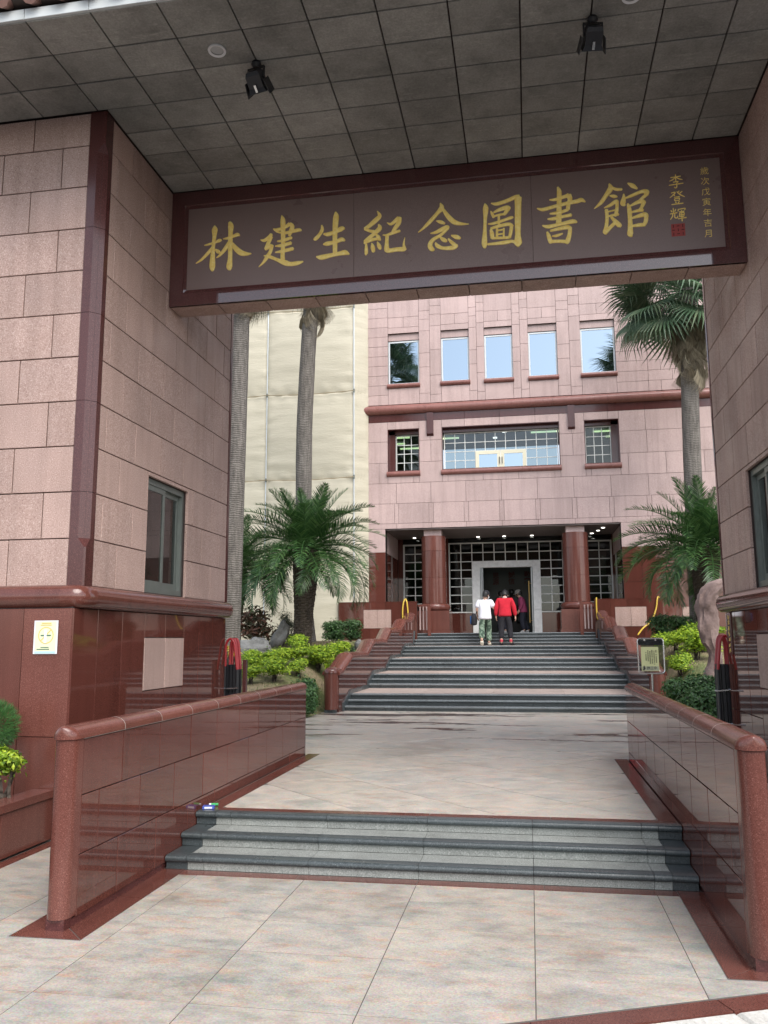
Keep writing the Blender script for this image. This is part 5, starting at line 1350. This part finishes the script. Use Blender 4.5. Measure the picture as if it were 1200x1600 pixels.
fan_palm((4.98,22.0,1.6), (5.2,22.0,10.75), .23, .215, 'tall fan palm with a skirt of dry leaves right of the library windows', 9, mid=(5.06,22.0,6.0), n=60, nd=46, sk=2.45, fs_=1.25, el_=124)

# ---------------------------------------------------------------- planter at the left edge
pb = thing('planter', (-3.6, 5.2, 0), 'low red granite planter in front of the left gate pillar', 'planter')
m = MB(); m.box(-4.4, -3.13, 3.6, 6.49, 0, .30); part('soil', m, M['soil'], pb)
for i in range(4):
    y0 = 3.6+.74*i; slab(pb, M['red_lit'], '+x', -3.10, y0, min(y0+.74, 6.50), .012, .345, .028, .006, 'panel', .003)
    mb = MB(); mb.box(-3.28, -3.085, y0+.003, min(y0+.74,6.50)-.003, .347, .405); part('coping', mb, M['red_lit'], pb)
    tile(pave, M['red_lit'], [(-3.10,y0),(-2.99,y0),(-2.99,min(y0+.74,6.5)),(-3.10,min(y0+.74,6.5))], .0015, name='margin_slab')
PL = [shrub_mesh(61, 900, .17, .15, .16, .034, .020, M['lime'], 7, lo=.75)]
shrub('lime_shrub', PL, 0, -3.28, 6.12, 1.35, 'lime green shrub in the red planter at the left edge', z=.33, stem=stem_mesh(8, 4, .3, .1, M['bark_dark']))
def conifer():
    r = random.Random(5); mb = MB()
    for k in range(5200):
        d = Vector((r.gauss(0,1), r.gauss(0,1), r.gauss(0,1))).normalized(); q = r.random()**.3
        p = Vector((d.x*.21*q, d.y*.21*q, .62+d.z*.2*q)); d2 = (d+Vector((r.uniform(-.5,.5),r.uniform(-.5,.5),r.uniform(-.2,.7)))).normalized()
        s = d2.orthogonal().normalized()*.0025; mb.add([p-s, p+s, p+d2*r.uniform(.03,.055)], [(0,1,2)])
    return mb.mesh('foliage', M['conifer'])
t = thing('conifer_shrub', (-3.53, 6.25, .33), 'clipped dark green conifer ball cut off by the left edge of the picture', 'shrub')
child(t, (0,0,-.02), me=conifer(), name='foliage'); mb = MB(); mb.tube([(0,0,-.05),(.01,0,.25),(0,.01,.6)], [.02,.016,.01], 6); child(t, (0,0,0), me=mb.mesh('stem', M['bark_dark']), name='stem')

# ---------------------------------------------------------------- folded gates behind the pillars
def folding_gate(s, label):
    g = thing('folding_gate', (s*2.95, 10.34, HP), label, 'gate', 'folded accordion gates')
    for k in (0, 2, 3):
        x0 = s*(3.045-.012*k) + (.03 if s > 0 else 0); y = 10.24+.05*k; w = s*(-.125 if k == 0 else -.085)
        pts = [(x0, y, HP+.03),(x0, y, 1.48)]
        arch = [(x0 + w*.5 - w*.5*math.cos(R(a)), y+.004*k, 1.50 + .125*math.sin(R(a))) for a in range(0, 181, 20)]
        lean = s*-.035
        m = MB(); m.tube([(x0, y, HP+.03), (x0, y, 1.28)], .015, 8); bar = part('bar', m, M['black'], g, True)
        m = MB(); m.tube([(x0+w+lean, y, HP+.03), (x0+w+lean, y, 1.24)], .015, 8); part('bar', m, M['black'], g, True)
        m = MB(); m.tube([(x0, y, 1.28)] + arch[:] + [(x0+w+lean, y, 1.24)], .016, 8); part('arched_top', m, M['red_paint'], g, True)
    for zz in (.62, 1.0):
        m = MB(); a, b = sorted((s*3.05, s*2.86)); m.tube([(a,10.21,zz),(b,10.21,zz+.012)], .012, 6); part('cross_bar', m, M['steel'], g, True)
    for k in range(3):
        m = MB(); x = s*(3.02-.045*k); m.box(x-.018, x+.018, 10.26, 10.40, HP+.06, 1.3); part('slat', m, M['black'], g)
        m = MB(); m.lathe([(.028,0),(.028,.02)], (x, 10.3, HP), 12); part('wheel', m, M['black'], g)
    if s < 0: m = MB(); m.box(-2.835, -2.79, 10.3, 10.36, HP, 1.36); part('jamb', m, M['trim'], g)
folding_gate(-1, 'black folding gate with red arched tops folded behind the left pillar')
folding_gate(1, 'black folding gate with red arched tops folded behind the right pillar')
# small gold column of lettering on the right pillar, too small to read
gp = MB(); rr = random.Random(4)
plate = thing('lettered_strip', (2.99, 9.93, 1.3), 'narrow vertical strip of tiny gold lettering on the right pillar base', 'sign')
m = MB(); m.box(3.005, 3.0115, 9.86, 10.06, 1.42, 1.88); part('backing', m, M['trim'], plate)
for k in range(7):
    mb = MB(); z = 1.835-.062*k
    for q in range(5):
        dy, dz = rr.uniform(-.03,.03), rr.uniform(-.018,.018)
        mb.box(3.001, 3.0045, 9.96+dy-.014, 9.96+dy+.014, z+dz-.003, z+dz+.003) if q % 2 else mb.box(3.0005, 3.004, 9.96+dy-.003, 9.96+dy+.003, z+dz-.014, z+dz+.014)
    part('gold_mark', mb, M['gold'], plate)

# ---------------------------------------------------------------- yellow hoses
def hose(pts, label, r=.022):
    Q = catmull(pts, 8); c = Q[0]
    mb = MB(); mb.tube([q-c for q in Q], r, 8); tag(link('hose', mb.mesh('hose', M['yellow_pvc'], True), None, c), label, 'hose', 'yellow hoses over the terrace walls')
hose([(-3.06,25.55,2.15),(-3.06,25.55,2.5),(-3.03,25.56,2.75),(-2.98,25.6,2.85),(-2.93,25.57,2.75),(-2.90,25.55,2.5),(-2.89,25.54,2.25)], 'yellow hose looped over the low wall left of the stairs')
hose([(2.79,25.7,2.70),(2.79,25.62,2.80),(2.78,25.56,2.74),(2.775,25.55,2.4),(2.80,25.5,2.18),(2.95,25.2,2.08),(3.15,24.6,1.95),(3.3,24.0,1.75)], 'yellow hose hanging over the right wall beside the stair balustrade')
hose([(4.60,25.7,2.72),(4.58,25.63,2.81),(4.53,25.57,2.76),(4.47,25.54,2.45),(4.30,25.45,2.1),(4.05,25.3,1.9),(3.85,25.0,1.7)], 'yellow hose curving down the right wall near the short palm')

# ---------------------------------------------------------------- lamps under the gate ceiling
def downlight(x, y, label):
    t = thing('recessed_light', (x, y, ZC), label, 'lamp', 'recessed ceiling lights')
    m = MB(); m.lathe([(.055,-.004),(.075,-.012),(.078,-.004),(.074,.006),(.055,.006)], (x,y,ZC-.004), 28, cap=False); part('ring', m, M['white_plastic'], t, True)
    m = MB(); m.lathe([(.054,.004),(.054,.008)], (x,y,ZC-.006), 28); part('lens', m, M['frosted'], t, True)
downlight(-1.68, 6.06, 'round white recessed light in the left part of the gate ceiling')
downlight(1.735, 6.06, 'round white recessed light at the top edge, right part of the gate ceiling')
def spot(x, y, yaw, label):
    t = thing('spotlight', (x, y, ZC), label, 'lamp', 'black spotlights under the gate ceiling'); t.rotation_euler = (0,0,R(yaw))
    m = MB(); m.lathe([(.04,0),(.045,-.02),(.03,-.05),(.03,-.06)], n=16); child(t, (0,0,-.002), me=m.mesh('mount', M['black'], True), name='mount')
    m = MB()
    for s in (-1, 1): m.box(s*.075-.006, s*.075+.006, -.012, .012, -.16, -.05)
    m.box(-.081,.081,-.012,.012,-.06,-.05); child(t, (0,0,0), me=m.mesh('yoke', M['black']), name='yoke')
    m = MB(); f = [(-.068,-.055),(.068,-.055),(.068,.055),(-.068,.055)]
    m.loft([[(x_*.8,y_*.8,.07) for x_,y_ in f],[(x_,y_,.04) for x_,y_ in f],[(x_,y_,-.06) for x_,y_ in f],[(x_*1.25,y_*1.2,-.10) for x_,y_ in f]])
    b = child(t, (0,.0,-.16), (R(50),0,0), me=m.mesh('lamp_body', M['black']), name='lamp_body')
    m = MB(); m.box(-.010,.010,-.075,-.066,-.09,-.03); child(b, (0,0,0), me=m.mesh('latch', M['steel']), name='latch')
    for s in (-1,1):
        m = MB(); m.box(s*.088-.003, s*.088+.003, -.06, .06, -.14, -.02); child(b, (0,0,0), (0,R(-8*s),0), me=m.mesh('barn_door', M['black']), name='barn_door')
spot(-1.40, 6.27, -12, 'black spotlight hanging left of centre under the gate ceiling')
spot(1.45, 6.25, 8, 'black spotlight hanging right of centre under the gate ceiling')

# ---------------------------------------------------------------- no-smoking plaque on the left pillar base
np_ = thing('no_smoking_sign', (-3.256, 6.522, 1.64), 'small pale yellow no smoking notice in a clear holder on the left pillar base', 'sign')
def pl(name, x0, x1, z0, z1, dy, mat, t=.0015): m = MB(); m.box(-3.256+x0, -3.256+x1, 6.522-dy-t, 6.522-dy, 1.64+z0, 1.64+z1); return part(name, m, mat, np_)
pl('holder', -.110, .110, -.140, .140, 0, M['white_plastic'], .004)
pl('paper', -.096, .096, -.118, .134, .0045, M['paper_yellow'])
pl('blue_band', -.096, .096, -.134, -.1185, .0045, M['band_blue'])
m = MB()
for a in range(40):
    t0, t1 = 2*math.pi*a/40, 2*math.pi*(a+1)/40
    q = [(math.cos(t)*r_, math.sin(t)*r_) for t, r_ in ((t0,.062),(t1,.062),(t1,.072),(t0,.072))]
    m.add([(-3.253+x, 6.5155, 1.655+z) for x, z in q], [(0,1,2,3)])
part('ring', m, M['ochre'], np_)
m = MB(); c, s = math.cos(R(45)), math.sin(R(45))
m.add([(-3.253+x*c-z*s, 6.5152, 1.655+x*s+z*c) for x, z in ((-.064,-.005),(.064,-.005),(.064,.005),(-.064,.005))], [(0,1,2,3)]); part('slash', m, M['ochre'], np_)
pl('cigarette', -.043, .050, .010, .020, .0075, M['dark_green']); pl('smoke_figure', -.012, .012, -.050, .062, .0082, M['white_plastic'])
for (x0,x1,z0,z1) in ((-.04,.05,.112,.122),(-.05,.055,.098,.105)): pl('text_line', x0, x1, z0, z1, .0065, M['ochre'])
for (x0,x1,z0,z1) in ((-.04,.035,-.088,-.081),(-.075,.04,-.105,-.097)): pl('text_line', x0, x1, z0, z1, .0065, M['dark_green'])

# ---------------------------------------------------------------- notice stand by the stairs
ns = thing('notice_stand', (2.555, 13.0, HP), 'silver framed notice stand with a yellow paper in front of the right bank', 'sign stand')
def rrect(cx, cz, w, h, r, n=5):
    pts = []
    for (sx, sz, a0) in ((1,1,0),(-1,1,90),(-1,-1,180),(1,-1,270)):
        for k in range(n+1):
            a = R(a0+90*k/n); pts.append((cx+sx*(w/2-r)+r*math.cos(a), cz+sz*(h/2-r)+r*math.sin(a)))
    return pts
P = [(x, 13.0, z) for x, z in rrect(2.555, 1.343, .37, .51, .045)]; m = MB(); m.tube(P+[P[0]], .011, 8); part('frame', m, M['steel'], ns, True)
m = MB(); m.box(2.383, 2.727, 12.998, 13.002, 1.10, 1.588); part('acrylic_sheet', m, M['glass_clear'], ns)
m = MB(); m.box(2.38, 2.73, 13.004, 13.012, 1.50, 1.585); part('header_strip', m, M['black'], ns)
m = MB(); m.box(2.414, 2.664, 12.994, 12.996, 1.122, 1.475); pp = part('paper', m, M['paper_green'], ns)
rq = random.Random(11)
for k in range(6):
    x = 2.628-.029*k; z = 1.435-(.04 if k == 5 else rq.uniform(0,.015)); m = MB()
    while z > (1.26 if k == 5 else 1.225 + rq.uniform(0,.02)):
        w = rq.uniform(.006,.009); m.box(x-w, x+w, 12.9925, 12.9938, z-.009, z-.001) if rq.random() > .12 else None; z -= .0125
    part('text_column', m, M['ink'], pp)
m = MB(); m.box(2.425, 2.655, 12.993, 12.994, 1.13, 1.19); part('bottom_band', m, M['band_grey'], pp)
for i, ch in enumerate('施工中'): link('character', text_mesh(ch, .05, M['ink'], extrude=.0005, bold=.0006), pp, (2.512+.048*i, 12.9925, 1.163), VERT)
m = MB(); m.tube([(2.44,12.992,1.135),(2.455,12.992,1.17),(2.449,12.992,1.20)], [.012,.01,.006], 6); m.tube([(2.43,12.992,1.185),(2.472,12.992,1.155)], .004, 5); part('digging_figure', m, M['ink'], pp)
for x in (2.47, 2.63): m = MB(); m.box(x-.012, x+.012, 12.985, 13.015, 1.565, 1.59); part('clip', m, M['steel'], ns)
m = MB(); m.tube([(2.555,13.0,1.09),(2.555,13.0,HP+.02)], .014, 10); part('pole', m, M['steel'], ns, True)
m = MB(); m.lathe([(.17,0),(.17,.012),(.05,.02),(.03,.03)], (2.555,13.0,HP), 28); part('base', m, M['steel'], ns, True)

# ---------------------------------------------------------------- litter on the top front step
m = MB(); m.box(-.045,.045,-.028,.028,0,.022); o = link('small_packet', m.mesh('small_packet', M['pack_blue']), None, (-1.75,6.49,HP+.003), (0,0,R(12))); tag(o, 'small blue and white packet left on the top front step by the left rail', 'packet')
m = MB(); m.box(-.03,.03,-.0288,-.0282,.004,.018); child(o, (0,0,0), me=m.mesh('white_print', M['white_plastic']), name='white_print')
m = MB(); m.tube([(-.035,0,.011),(.02,0,.011)], .011, 10); o = link('lighter', m.mesh('lighter', M['lighter_green'], True), None, (-1.735,6.60,HP+.003), (0,0,R(15))); tag(o, 'green lighter lying behind the blue packet on the top front step', 'lighter')
m = MB(); m.tube([(-.052,0,.011),(-.036,0,.011)], .0105, 10); child(o, (0,0,0), me=m.mesh('white_cap', M['white_plastic'], True), name='white_cap')

# ---------------------------------------------------------------- statue in the hall
sq = thing('bronze_statue', (.28, 30.5, ZT), 'dark bronze statue seen as a silhouette inside the hall behind the visitors', 'statue')
def skin(name, verts, edges, mat, parent, sub=2, root=0, loc=None):
    me = bpy.data.meshes.new(name); me.from_pydata([v[:3] for v in verts], edges, [])
    o = bpy.data.objects.new(name, me); COL.objects.link(o)
    md = o.modifiers.new('s', 'SKIN'); md.use_smooth_shade = True; md.branch_smoothing = .4
    for i, v in enumerate(verts):
        r = v[3] if isinstance(v[3], tuple) else (v[3], v[3]); me.skin_vertices[0].data[i].radius = r; me.skin_vertices[0].data[i].use_root = (i == root)
    sd = o.modifiers.new('d', 'SUBSURF'); sd.levels = sub; sd.render_levels = sub
    ev = o.evaluated_get(bpy.context.evaluated_depsgraph_get()); nm = bpy.data.meshes.new_from_object(ev); nm.name = name
    bpy.data.objects.remove(o); nm.materials.clear(); nm.materials.append(mat)
    nm.polygons.foreach_set('use_smooth', [True]*len(nm.polygons))
    return child(parent, loc or (0,0,0), me=nm, name=name)
m = MB(); m.box(-.45,.45,-.3,.3,0,.42); child(sq, (0,0,0), me=m.mesh('pedestal', M['bronze']), name='pedestal')
skin('figure', [(0,0,.55,.20),(0,0,.85,(.22,.16)),(-.02,0,1.15,(.24,.15)),(-.06,0,1.36,.07),(-.09,-.02,1.47,.09),(-.09,-.03,1.62,.085),(-.22,0,1.28,.10),(-.30,-.05,1.0,.085),(-.2,-.22,.85,.07),(.2,0,1.28,.10),(.28,-.05,1.0,.085),(.18,-.22,.85,.07),(-.15,-.3,.6,.11),(-.15,-.34,.35,.09),(.15,-.3,.6,.11),(.15,-.34,.35,.09)],
     [(0,1),(1,2),(2,3),(3,4),(4,5),(2,6),(6,7),(7,8),(2,9),(9,10),(10,11),(0,12),(12,13),(0,14),(14,15)], M['bronze'], sq)

# ---------------------------------------------------------------- people
def lerp3(a, b, t): return tuple(a[i]+(b[i]-a[i])*t for i in range(3))
def hand(V, E, wrist_i, wrist, d, palm_n, side):
    """palm and five bent fingers growing from the wrist vertex"""
    d = Vector(d).normalized(); n = Vector(palm_n).normalized(); s = d.cross(n).normalized()*side
    w = Vector(wrist); V.append((*(w+d*.045), (.034,.018))); pi = len(V)-1; E.append((wrist_i, pi))
    for k in range(4):
        o = (k-1.5)*.019; L = (.062,.072,.068,.052)[k]
        a = w + d*.082 + s*o; b = a + d*L*.5 + n*.012; c = a + d*L*.85 + n*.04
        i0 = len(V); V.append((*a,.0095)); V.append((*b,.0085)); V.append((*c,.007)); E += [(pi,i0),(i0,i0+1),(i0+1,i0+2)]
    a = w + d*.035 - s*.034 + n*.01; b = a + d*.03 - s*.016 + n*.018; i0 = len(V); V.append((*a,.012)); V.append((*b,.009)); E += [(pi,i0),(i0,i0+1)]
def person(loc, rz, label, J, mats, sleeves, hat=None, hair=True, mask=False, extra=None):
    t = thing('person', loc, label, 'person'); t.rotation_euler = (0,0,R(rz))
    V, E = [], []
    def v(p, r): V.append((*p, r)); return len(V)-1
    def e(a, b): E.append((a, b))
    pe = v(J['pelvis'], (.125,.095)); sp = v(J['waist'], (.115,.085)); ch = v(J['chest'], (.14,.095)); nb = v(J['neck'], .052); hb = v(J['jaw'], (.062,.068)); hc = v(J['head'], (.078,.092)); ht = v(J['top'], .06)
    for a, b in ((pe,sp),(sp,ch),(ch,nb),(nb,hb),(hb,hc),(hc,ht)): e(a, b)
    for s, k in ((-1,'l'),(1,'r')):
        sh = v(J[k+'sh'], .058); el = v(J[k+'el'], .040); wr = v(J[k+'wr'], .027); e(ch, sh); e(sh, el); e(el, wr)
        hand(V, E, wr, J[k+'wr'], Vector(J[k+'wr'])-Vector(J[k+'el']), J.get(k+'pn', (-s,0,0)), s)
        hp = v(J[k+'hp'], .085); kn = v(J[k+'kn'], .055); an = v(J[k+'an'], .038); e(pe, hp); e(hp, kn); e(kn, an)
        to = v(J[k+'to'], (.036,.026)); e(an, to)
    body = skin('body', V, E, M['skin'], t)
    # face: nose, ears, brow set on the head, facing the way the person looks
    H, Tp = Vector(J['head']), Vector(J['top']); up = (Tp-Vector(J['jaw'])).normalized(); fw = Vector(J['face']).normalized(); sd = fw.cross(up).normalized()
    m = MB(); m.tube([H+fw*.080+up*.018, H+fw*.106-up*.014, H+fw*.088-up*.024], [.008,.014,.008], 6)
    child(t, (0,0,0), me=m.mesh('nose', M['skin'], True), name='nose')
    for s in (-1,1):
        m = MB(); m.tube([H+sd*s*.078+up*.025-fw*.01, H+sd*s*.09+up*.0-fw*.012, H+sd*s*.078-up*.03-fw*.006], [.012,.017,.010], 6); child(t, (0,0,0), me=m.mesh('ear', M['skin'], True), name='ear')
        m = MB(); m.tube([H+fw*.083+sd*s*.022+up*.02, H+fw*.083+sd*s*.038+up*.02], .006, 5); child(t, (0,0,0), me=m.mesh('eye', M['ink'], True), name='eye')
    m = MB(); m.tube([H+fw*.082-sd*.02-up*.045, H+fw*.086-up*.045, H+fw*.082+sd*.02-up*.045], .005, 5); child(t, (0,0,0), me=m.mesh('mouth', M['lip'], True), name='mouth')
    def dome(rings, mat, name):
        m = MB(); R_ = []
        for (r, h) in rings: R_.append([H + (sd*math.cos(2*math.pi*k/20)*.088 + fw*math.sin(2*math.pi*k/20)*.104)*r + up*h for k in range(20)])
        m.loft(R_); return child(t, (0,0,0), me=m.mesh(name, mat, True), name=name)
    if hair:
        m = MB(); R_ = []
        for (r, h, b) in ((1.0,-.045,-.03),(1.05,.0,-.022),(1.06,.05,-.012),(.95,.095,-.005),(.7,.125,0),(.3,.138,0)):
            R_.append([H - fw*.012 + fw*b + (sd*math.cos(2*math.pi*k/20)*.086 + fw*math.sin(2*math.pi*k/20)*.098)*r + up*h for k in range(20)])
        m.loft(R_); child(t, (0,0,0), me=m.mesh('hair', M['hair'], True), name='hair')
    if hat:
        c = dome(((1.10,.035),(1.10,.06),(1.02,.11),(.75,.145),(.3,.158)), hat, 'cap')
        m = MB(); R_ = [[H + up*(.042-.03*(q-1)*2) + (sd*math.cos(R(a))*.09*(1.05+.0*q) + fw*(.104*math.sin(R(a))*1.05 + .075*(q-1)*2*math.sin(R(a)))) for a in range(10, 171, 16)] for q in (1.0, 1.5)]
        m.loft(R_, closed=False, cap0=False, cap1=False); child(t, (0,0,0), me=m.mesh('cap_peak', hat, True), name='cap_peak')
    if mask:
        m = MB(); R_ = [[H + up*h + (sd*math.cos(R(a))*.090 + fw*math.sin(R(a))*.112)*r for a in range(0, 181, 18)] for r, h in ((1.0,-.012),(1.05,-.04),(.9,-.085))]
        m.loft(R_, closed=False, cap0=False, cap1=False); child(t, (0,0,0), me=m.mesh('face_mask', M['white_plastic'], True), name='face_mask')
    # upper garment
    V, E = [], []; top, tr, sl = mats['top'], mats['trousers'], sleeves
    hm = Vector(J['hem']); az_ = v(hm-Vector((0,0,.05)), (.215,.16)); a0 = v(hm, (.215,.16)); e(az_, a0); a1 = v(J['waist'], (.205,.155)); a2 = v(J['chest'], (.205,.145)); a3 = v(lerp3(J['chest'], J['neck'], .72), (.085,.07)); e(a0,a1); e(a1,a2); e(a2,a3)
    for k in 'lr':
        s1 = v(J[k+'sh'], .090); e(a2, s1)
        if sl == 'long':
            s2 = v(J[k+'el'], .075); s3 = v(lerp3(J[k+'el'], J[k+'wr'], .95), .058); e(s1,s2); e(s2,s3)
        else:
            s2 = v(lerp3(J[k+'sh'], J[k+'el'], .85), .092); e(s1,s2)
    skin('sweater' if sl == 'long' else 't_shirt', V, E, top, t)
    if mats.get('collar'):
        n0 = Vector(J['neck']); m = MB(); m.lathe([(.058,-.02),(.066,.012),(.058,.028),(.05,.0)], tuple(n0), 20, cap=False); child(t, (0,0,0), me=m.mesh('collar', mats['collar'], True), name='collar')
    V, E = [], []; b0 = v(lerp3(J['pelvis'], J['waist'], .6), (.165,.125)); b1 = v(J['pelvis'], (.17,.135)); e(b0,b1)
    for k in 'lr':
        h1 = v(J[k+'hp'], .118); k1 = v(J[k+'kn'], .092); a1_ = v(lerp3(J[k+'kn'], J[k+'an'], mats.get('cuff', .95)), mats.get('cuff_r', .078)); e(b1,h1); e(h1,k1); e(k1,a1_)
    skin('trousers', V, E, tr, t)
    for k in 'lr':
        if mats.get('sock'):
            m = MB(); a = Vector(lerp3(J[k+'kn'], J[k+'an'], .80)); b = Vector(J[k+'an']); m.tube([a, lerp3(a, b, .8)], .046, 10); child(t, (0,0,0), me=m.mesh('sock', mats['sock'], True), name='sock')
        an, to = Vector(J[k+'an']), Vector(J[k+'to']); d = (to-an); dn = d.normalized(); heel = an - Vector((dn.x, dn.y, 0))*.045 + dn*.03
        V, E = [], []; q0 = v(heel + Vector((0,0,-.012)), (.055,.05)); q1 = v(lerp3(an, to, .45), (.058,.055)); q2 = v(to, (.06,.042)); q3 = v(to+dn*.045, (.045,.03)); e(q0,q1); e(q1,q2); e(q2,q3)
        skin('shoe', V, E, mats['shoe'], t, 2)
    return t
# man in a white T-shirt, left foot trailing on its toes, right hand on his companion's arm (all facing +Y)
JW = dict(pelvis=(0,0,.86), waist=(0,.03,1.02), chest=(.0,.07,1.22), neck=(.01,.09,1.375), jaw=(.03,.12,1.42), head=(.04,.125,1.475), top=(.045,.115,1.55), face=(.55,.8,-.15), hem=(0,.0,.80),
          lsh=(-.18,.06,1.30), lel=(-.245,.03,1.05), lwr=(-.235,.14,.86), rsh=(.18,.07,1.30), rel=(.265,.05,1.07), rwr=(.34,.22,1.13), rpn=(.3,.5,-.6),
          lhp=(-.088,0,.82), lkn=(-.105,-.02,.46), lan=(-.10,-.25,.17), lto=(-.10,-.18,.045), rhp=(.088,.02,.82), rkn=(.095,.13,.46), ran=(.10,.04,.085), rto=(.11,.17,.035), hem_r=(.165,.125))
pw = person((-.50, 24.98, 1.423), 0, 'person in a white T-shirt, black cap and green camouflage trousers climbing the stairs', JW, dict(top=M['tee'], trousers=M['camo'], shoe=M['shoe_cream'], cuff=.95, cuff_r=.10), 'short', hat=M['black_cloth'], mask=True)
V_ = [(-.30,.02,.98,.02)]
m = MB(); m.tube([(-.24,.02,1.0),(-.29,.04,.9),(-.31,.05,.80)], .014, 6); child(pw, (0,0,0), me=m.mesh('bag_strap', M['black_cloth'], True), name='bag_strap')
bag = thing('shoulder_bag', (-.50-.335, 24.98+.04, 1.423+.62), 'blue and black soft bag hanging from the arm of the person in white', 'bag')
m = MB(); m.loft([[( .10*a*math.cos(2*math.pi*k/16), .14*a*math.sin(2*math.pi*k/16), z) for k in range(16)] for a, z in ((.3,-.03),(.85,-.01),(1.0,.07),(.95,.2),(.6,.29),(.25,.33))]); child(bag, (0,0,0), me=m.mesh('bag_body', M['black_cloth'], True), name='bag_body')
m = MB(); m.loft([[( -.075-.04*math.cos(R(a)), .12*math.sin(R(a))*q, z) for a in range(-90, 91, 20)] for q, z in ((.75,.02),(1.0,.08),(.9,.18),(.5,.25))], closed=False, cap0=False, cap1=False); child(bag, (0,0,0), me=m.mesh('blue_panel', M['blue_cloth'], True), name='blue_panel')
# stooped person in a red sweater
JR = dict(pelvis=(0,0,.90), waist=(0,.03,1.06), chest=(0,.10,1.27), neck=(.0,.19,1.405), jaw=(.0,.26,1.42), head=(.0,.285,1.46), top=(.0,.30,1.53), face=(.05,.75,-.65), hem=(0,.0,.88),
          lsh=(-.19,.09,1.345), lel=(-.255,.05,1.08), lwr=(-.265,.10,.85), rsh=(.19,.09,1.345), rel=(.27,.05,1.08), rwr=(.30,.10,.84),
          lhp=(-.09,0,.86), lkn=(-.12,.02,.48), lan=(-.125,-.06,.085), lto=(-.13,.06,.03), rhp=(.09,0,.86), rkn=(.125,.05,.48), ran=(.155,-.02,.085), rto=(.20,.10,.03), hem_r=(.172,.13))
person((.09, 24.95, 1.423), 0, 'stooped person in a bright red sweater and black trousers climbing the stairs', JR, dict(top=M['red_wool'], trousers=M['black_cloth'], shoe=M['black_cloth'], sock=M['sock_red'], cuff=.78, cuff_r=.078, collar=M['tee']), 'long', hat=M['black_cloth'])
# woman in a pink jacket inside the doorway, facing left
JP = dict(pelvis=(0,0,.80), waist=(0,.02,.95), chest=(0,.05,1.12), neck=(.0,.10,1.25), jaw=(.0,.15,1.285), head=(.0,.165,1.335), top=(.0,.16,1.41), face=(0,.95,-.2), hem=(0,.0,.74),
          lsh=(-.16,.05,1.19), lel=(-.21,.02,.96), lwr=(-.19,.12,.78), rsh=(.16,.05,1.19), rel=(.21,.04,.95), rwr=(.18,.16,.80),
          lhp=(-.08,0,.77), lkn=(-.085,.05,.42), lan=(-.085,-.03,.085), lto=(-.085,.09,.03), rhp=(.08,0,.77), rkn=(.085,.0,.42), ran=(.085,-.16,.095), rto=(.085,-.04,.035), hem_r=(.165,.135))
person((.60, 29.1, 1.80), 82, 'person in a magenta jacket and grey cap standing just inside the doorway', JP, dict(top=M['magenta'], trousers=M['navy'], shoe=M['shoe_grey']), 'long', hat=M['grey_cloth'])
JD = dict(JP); person((-.14, 29.3, 1.80), 10, 'person in dark clothes inside the doorway, mostly hidden behind the two visitors', JD, dict(top=M['black_cloth'], trousers=M['navy'], shoe=M['shoe_grey']), 'long')
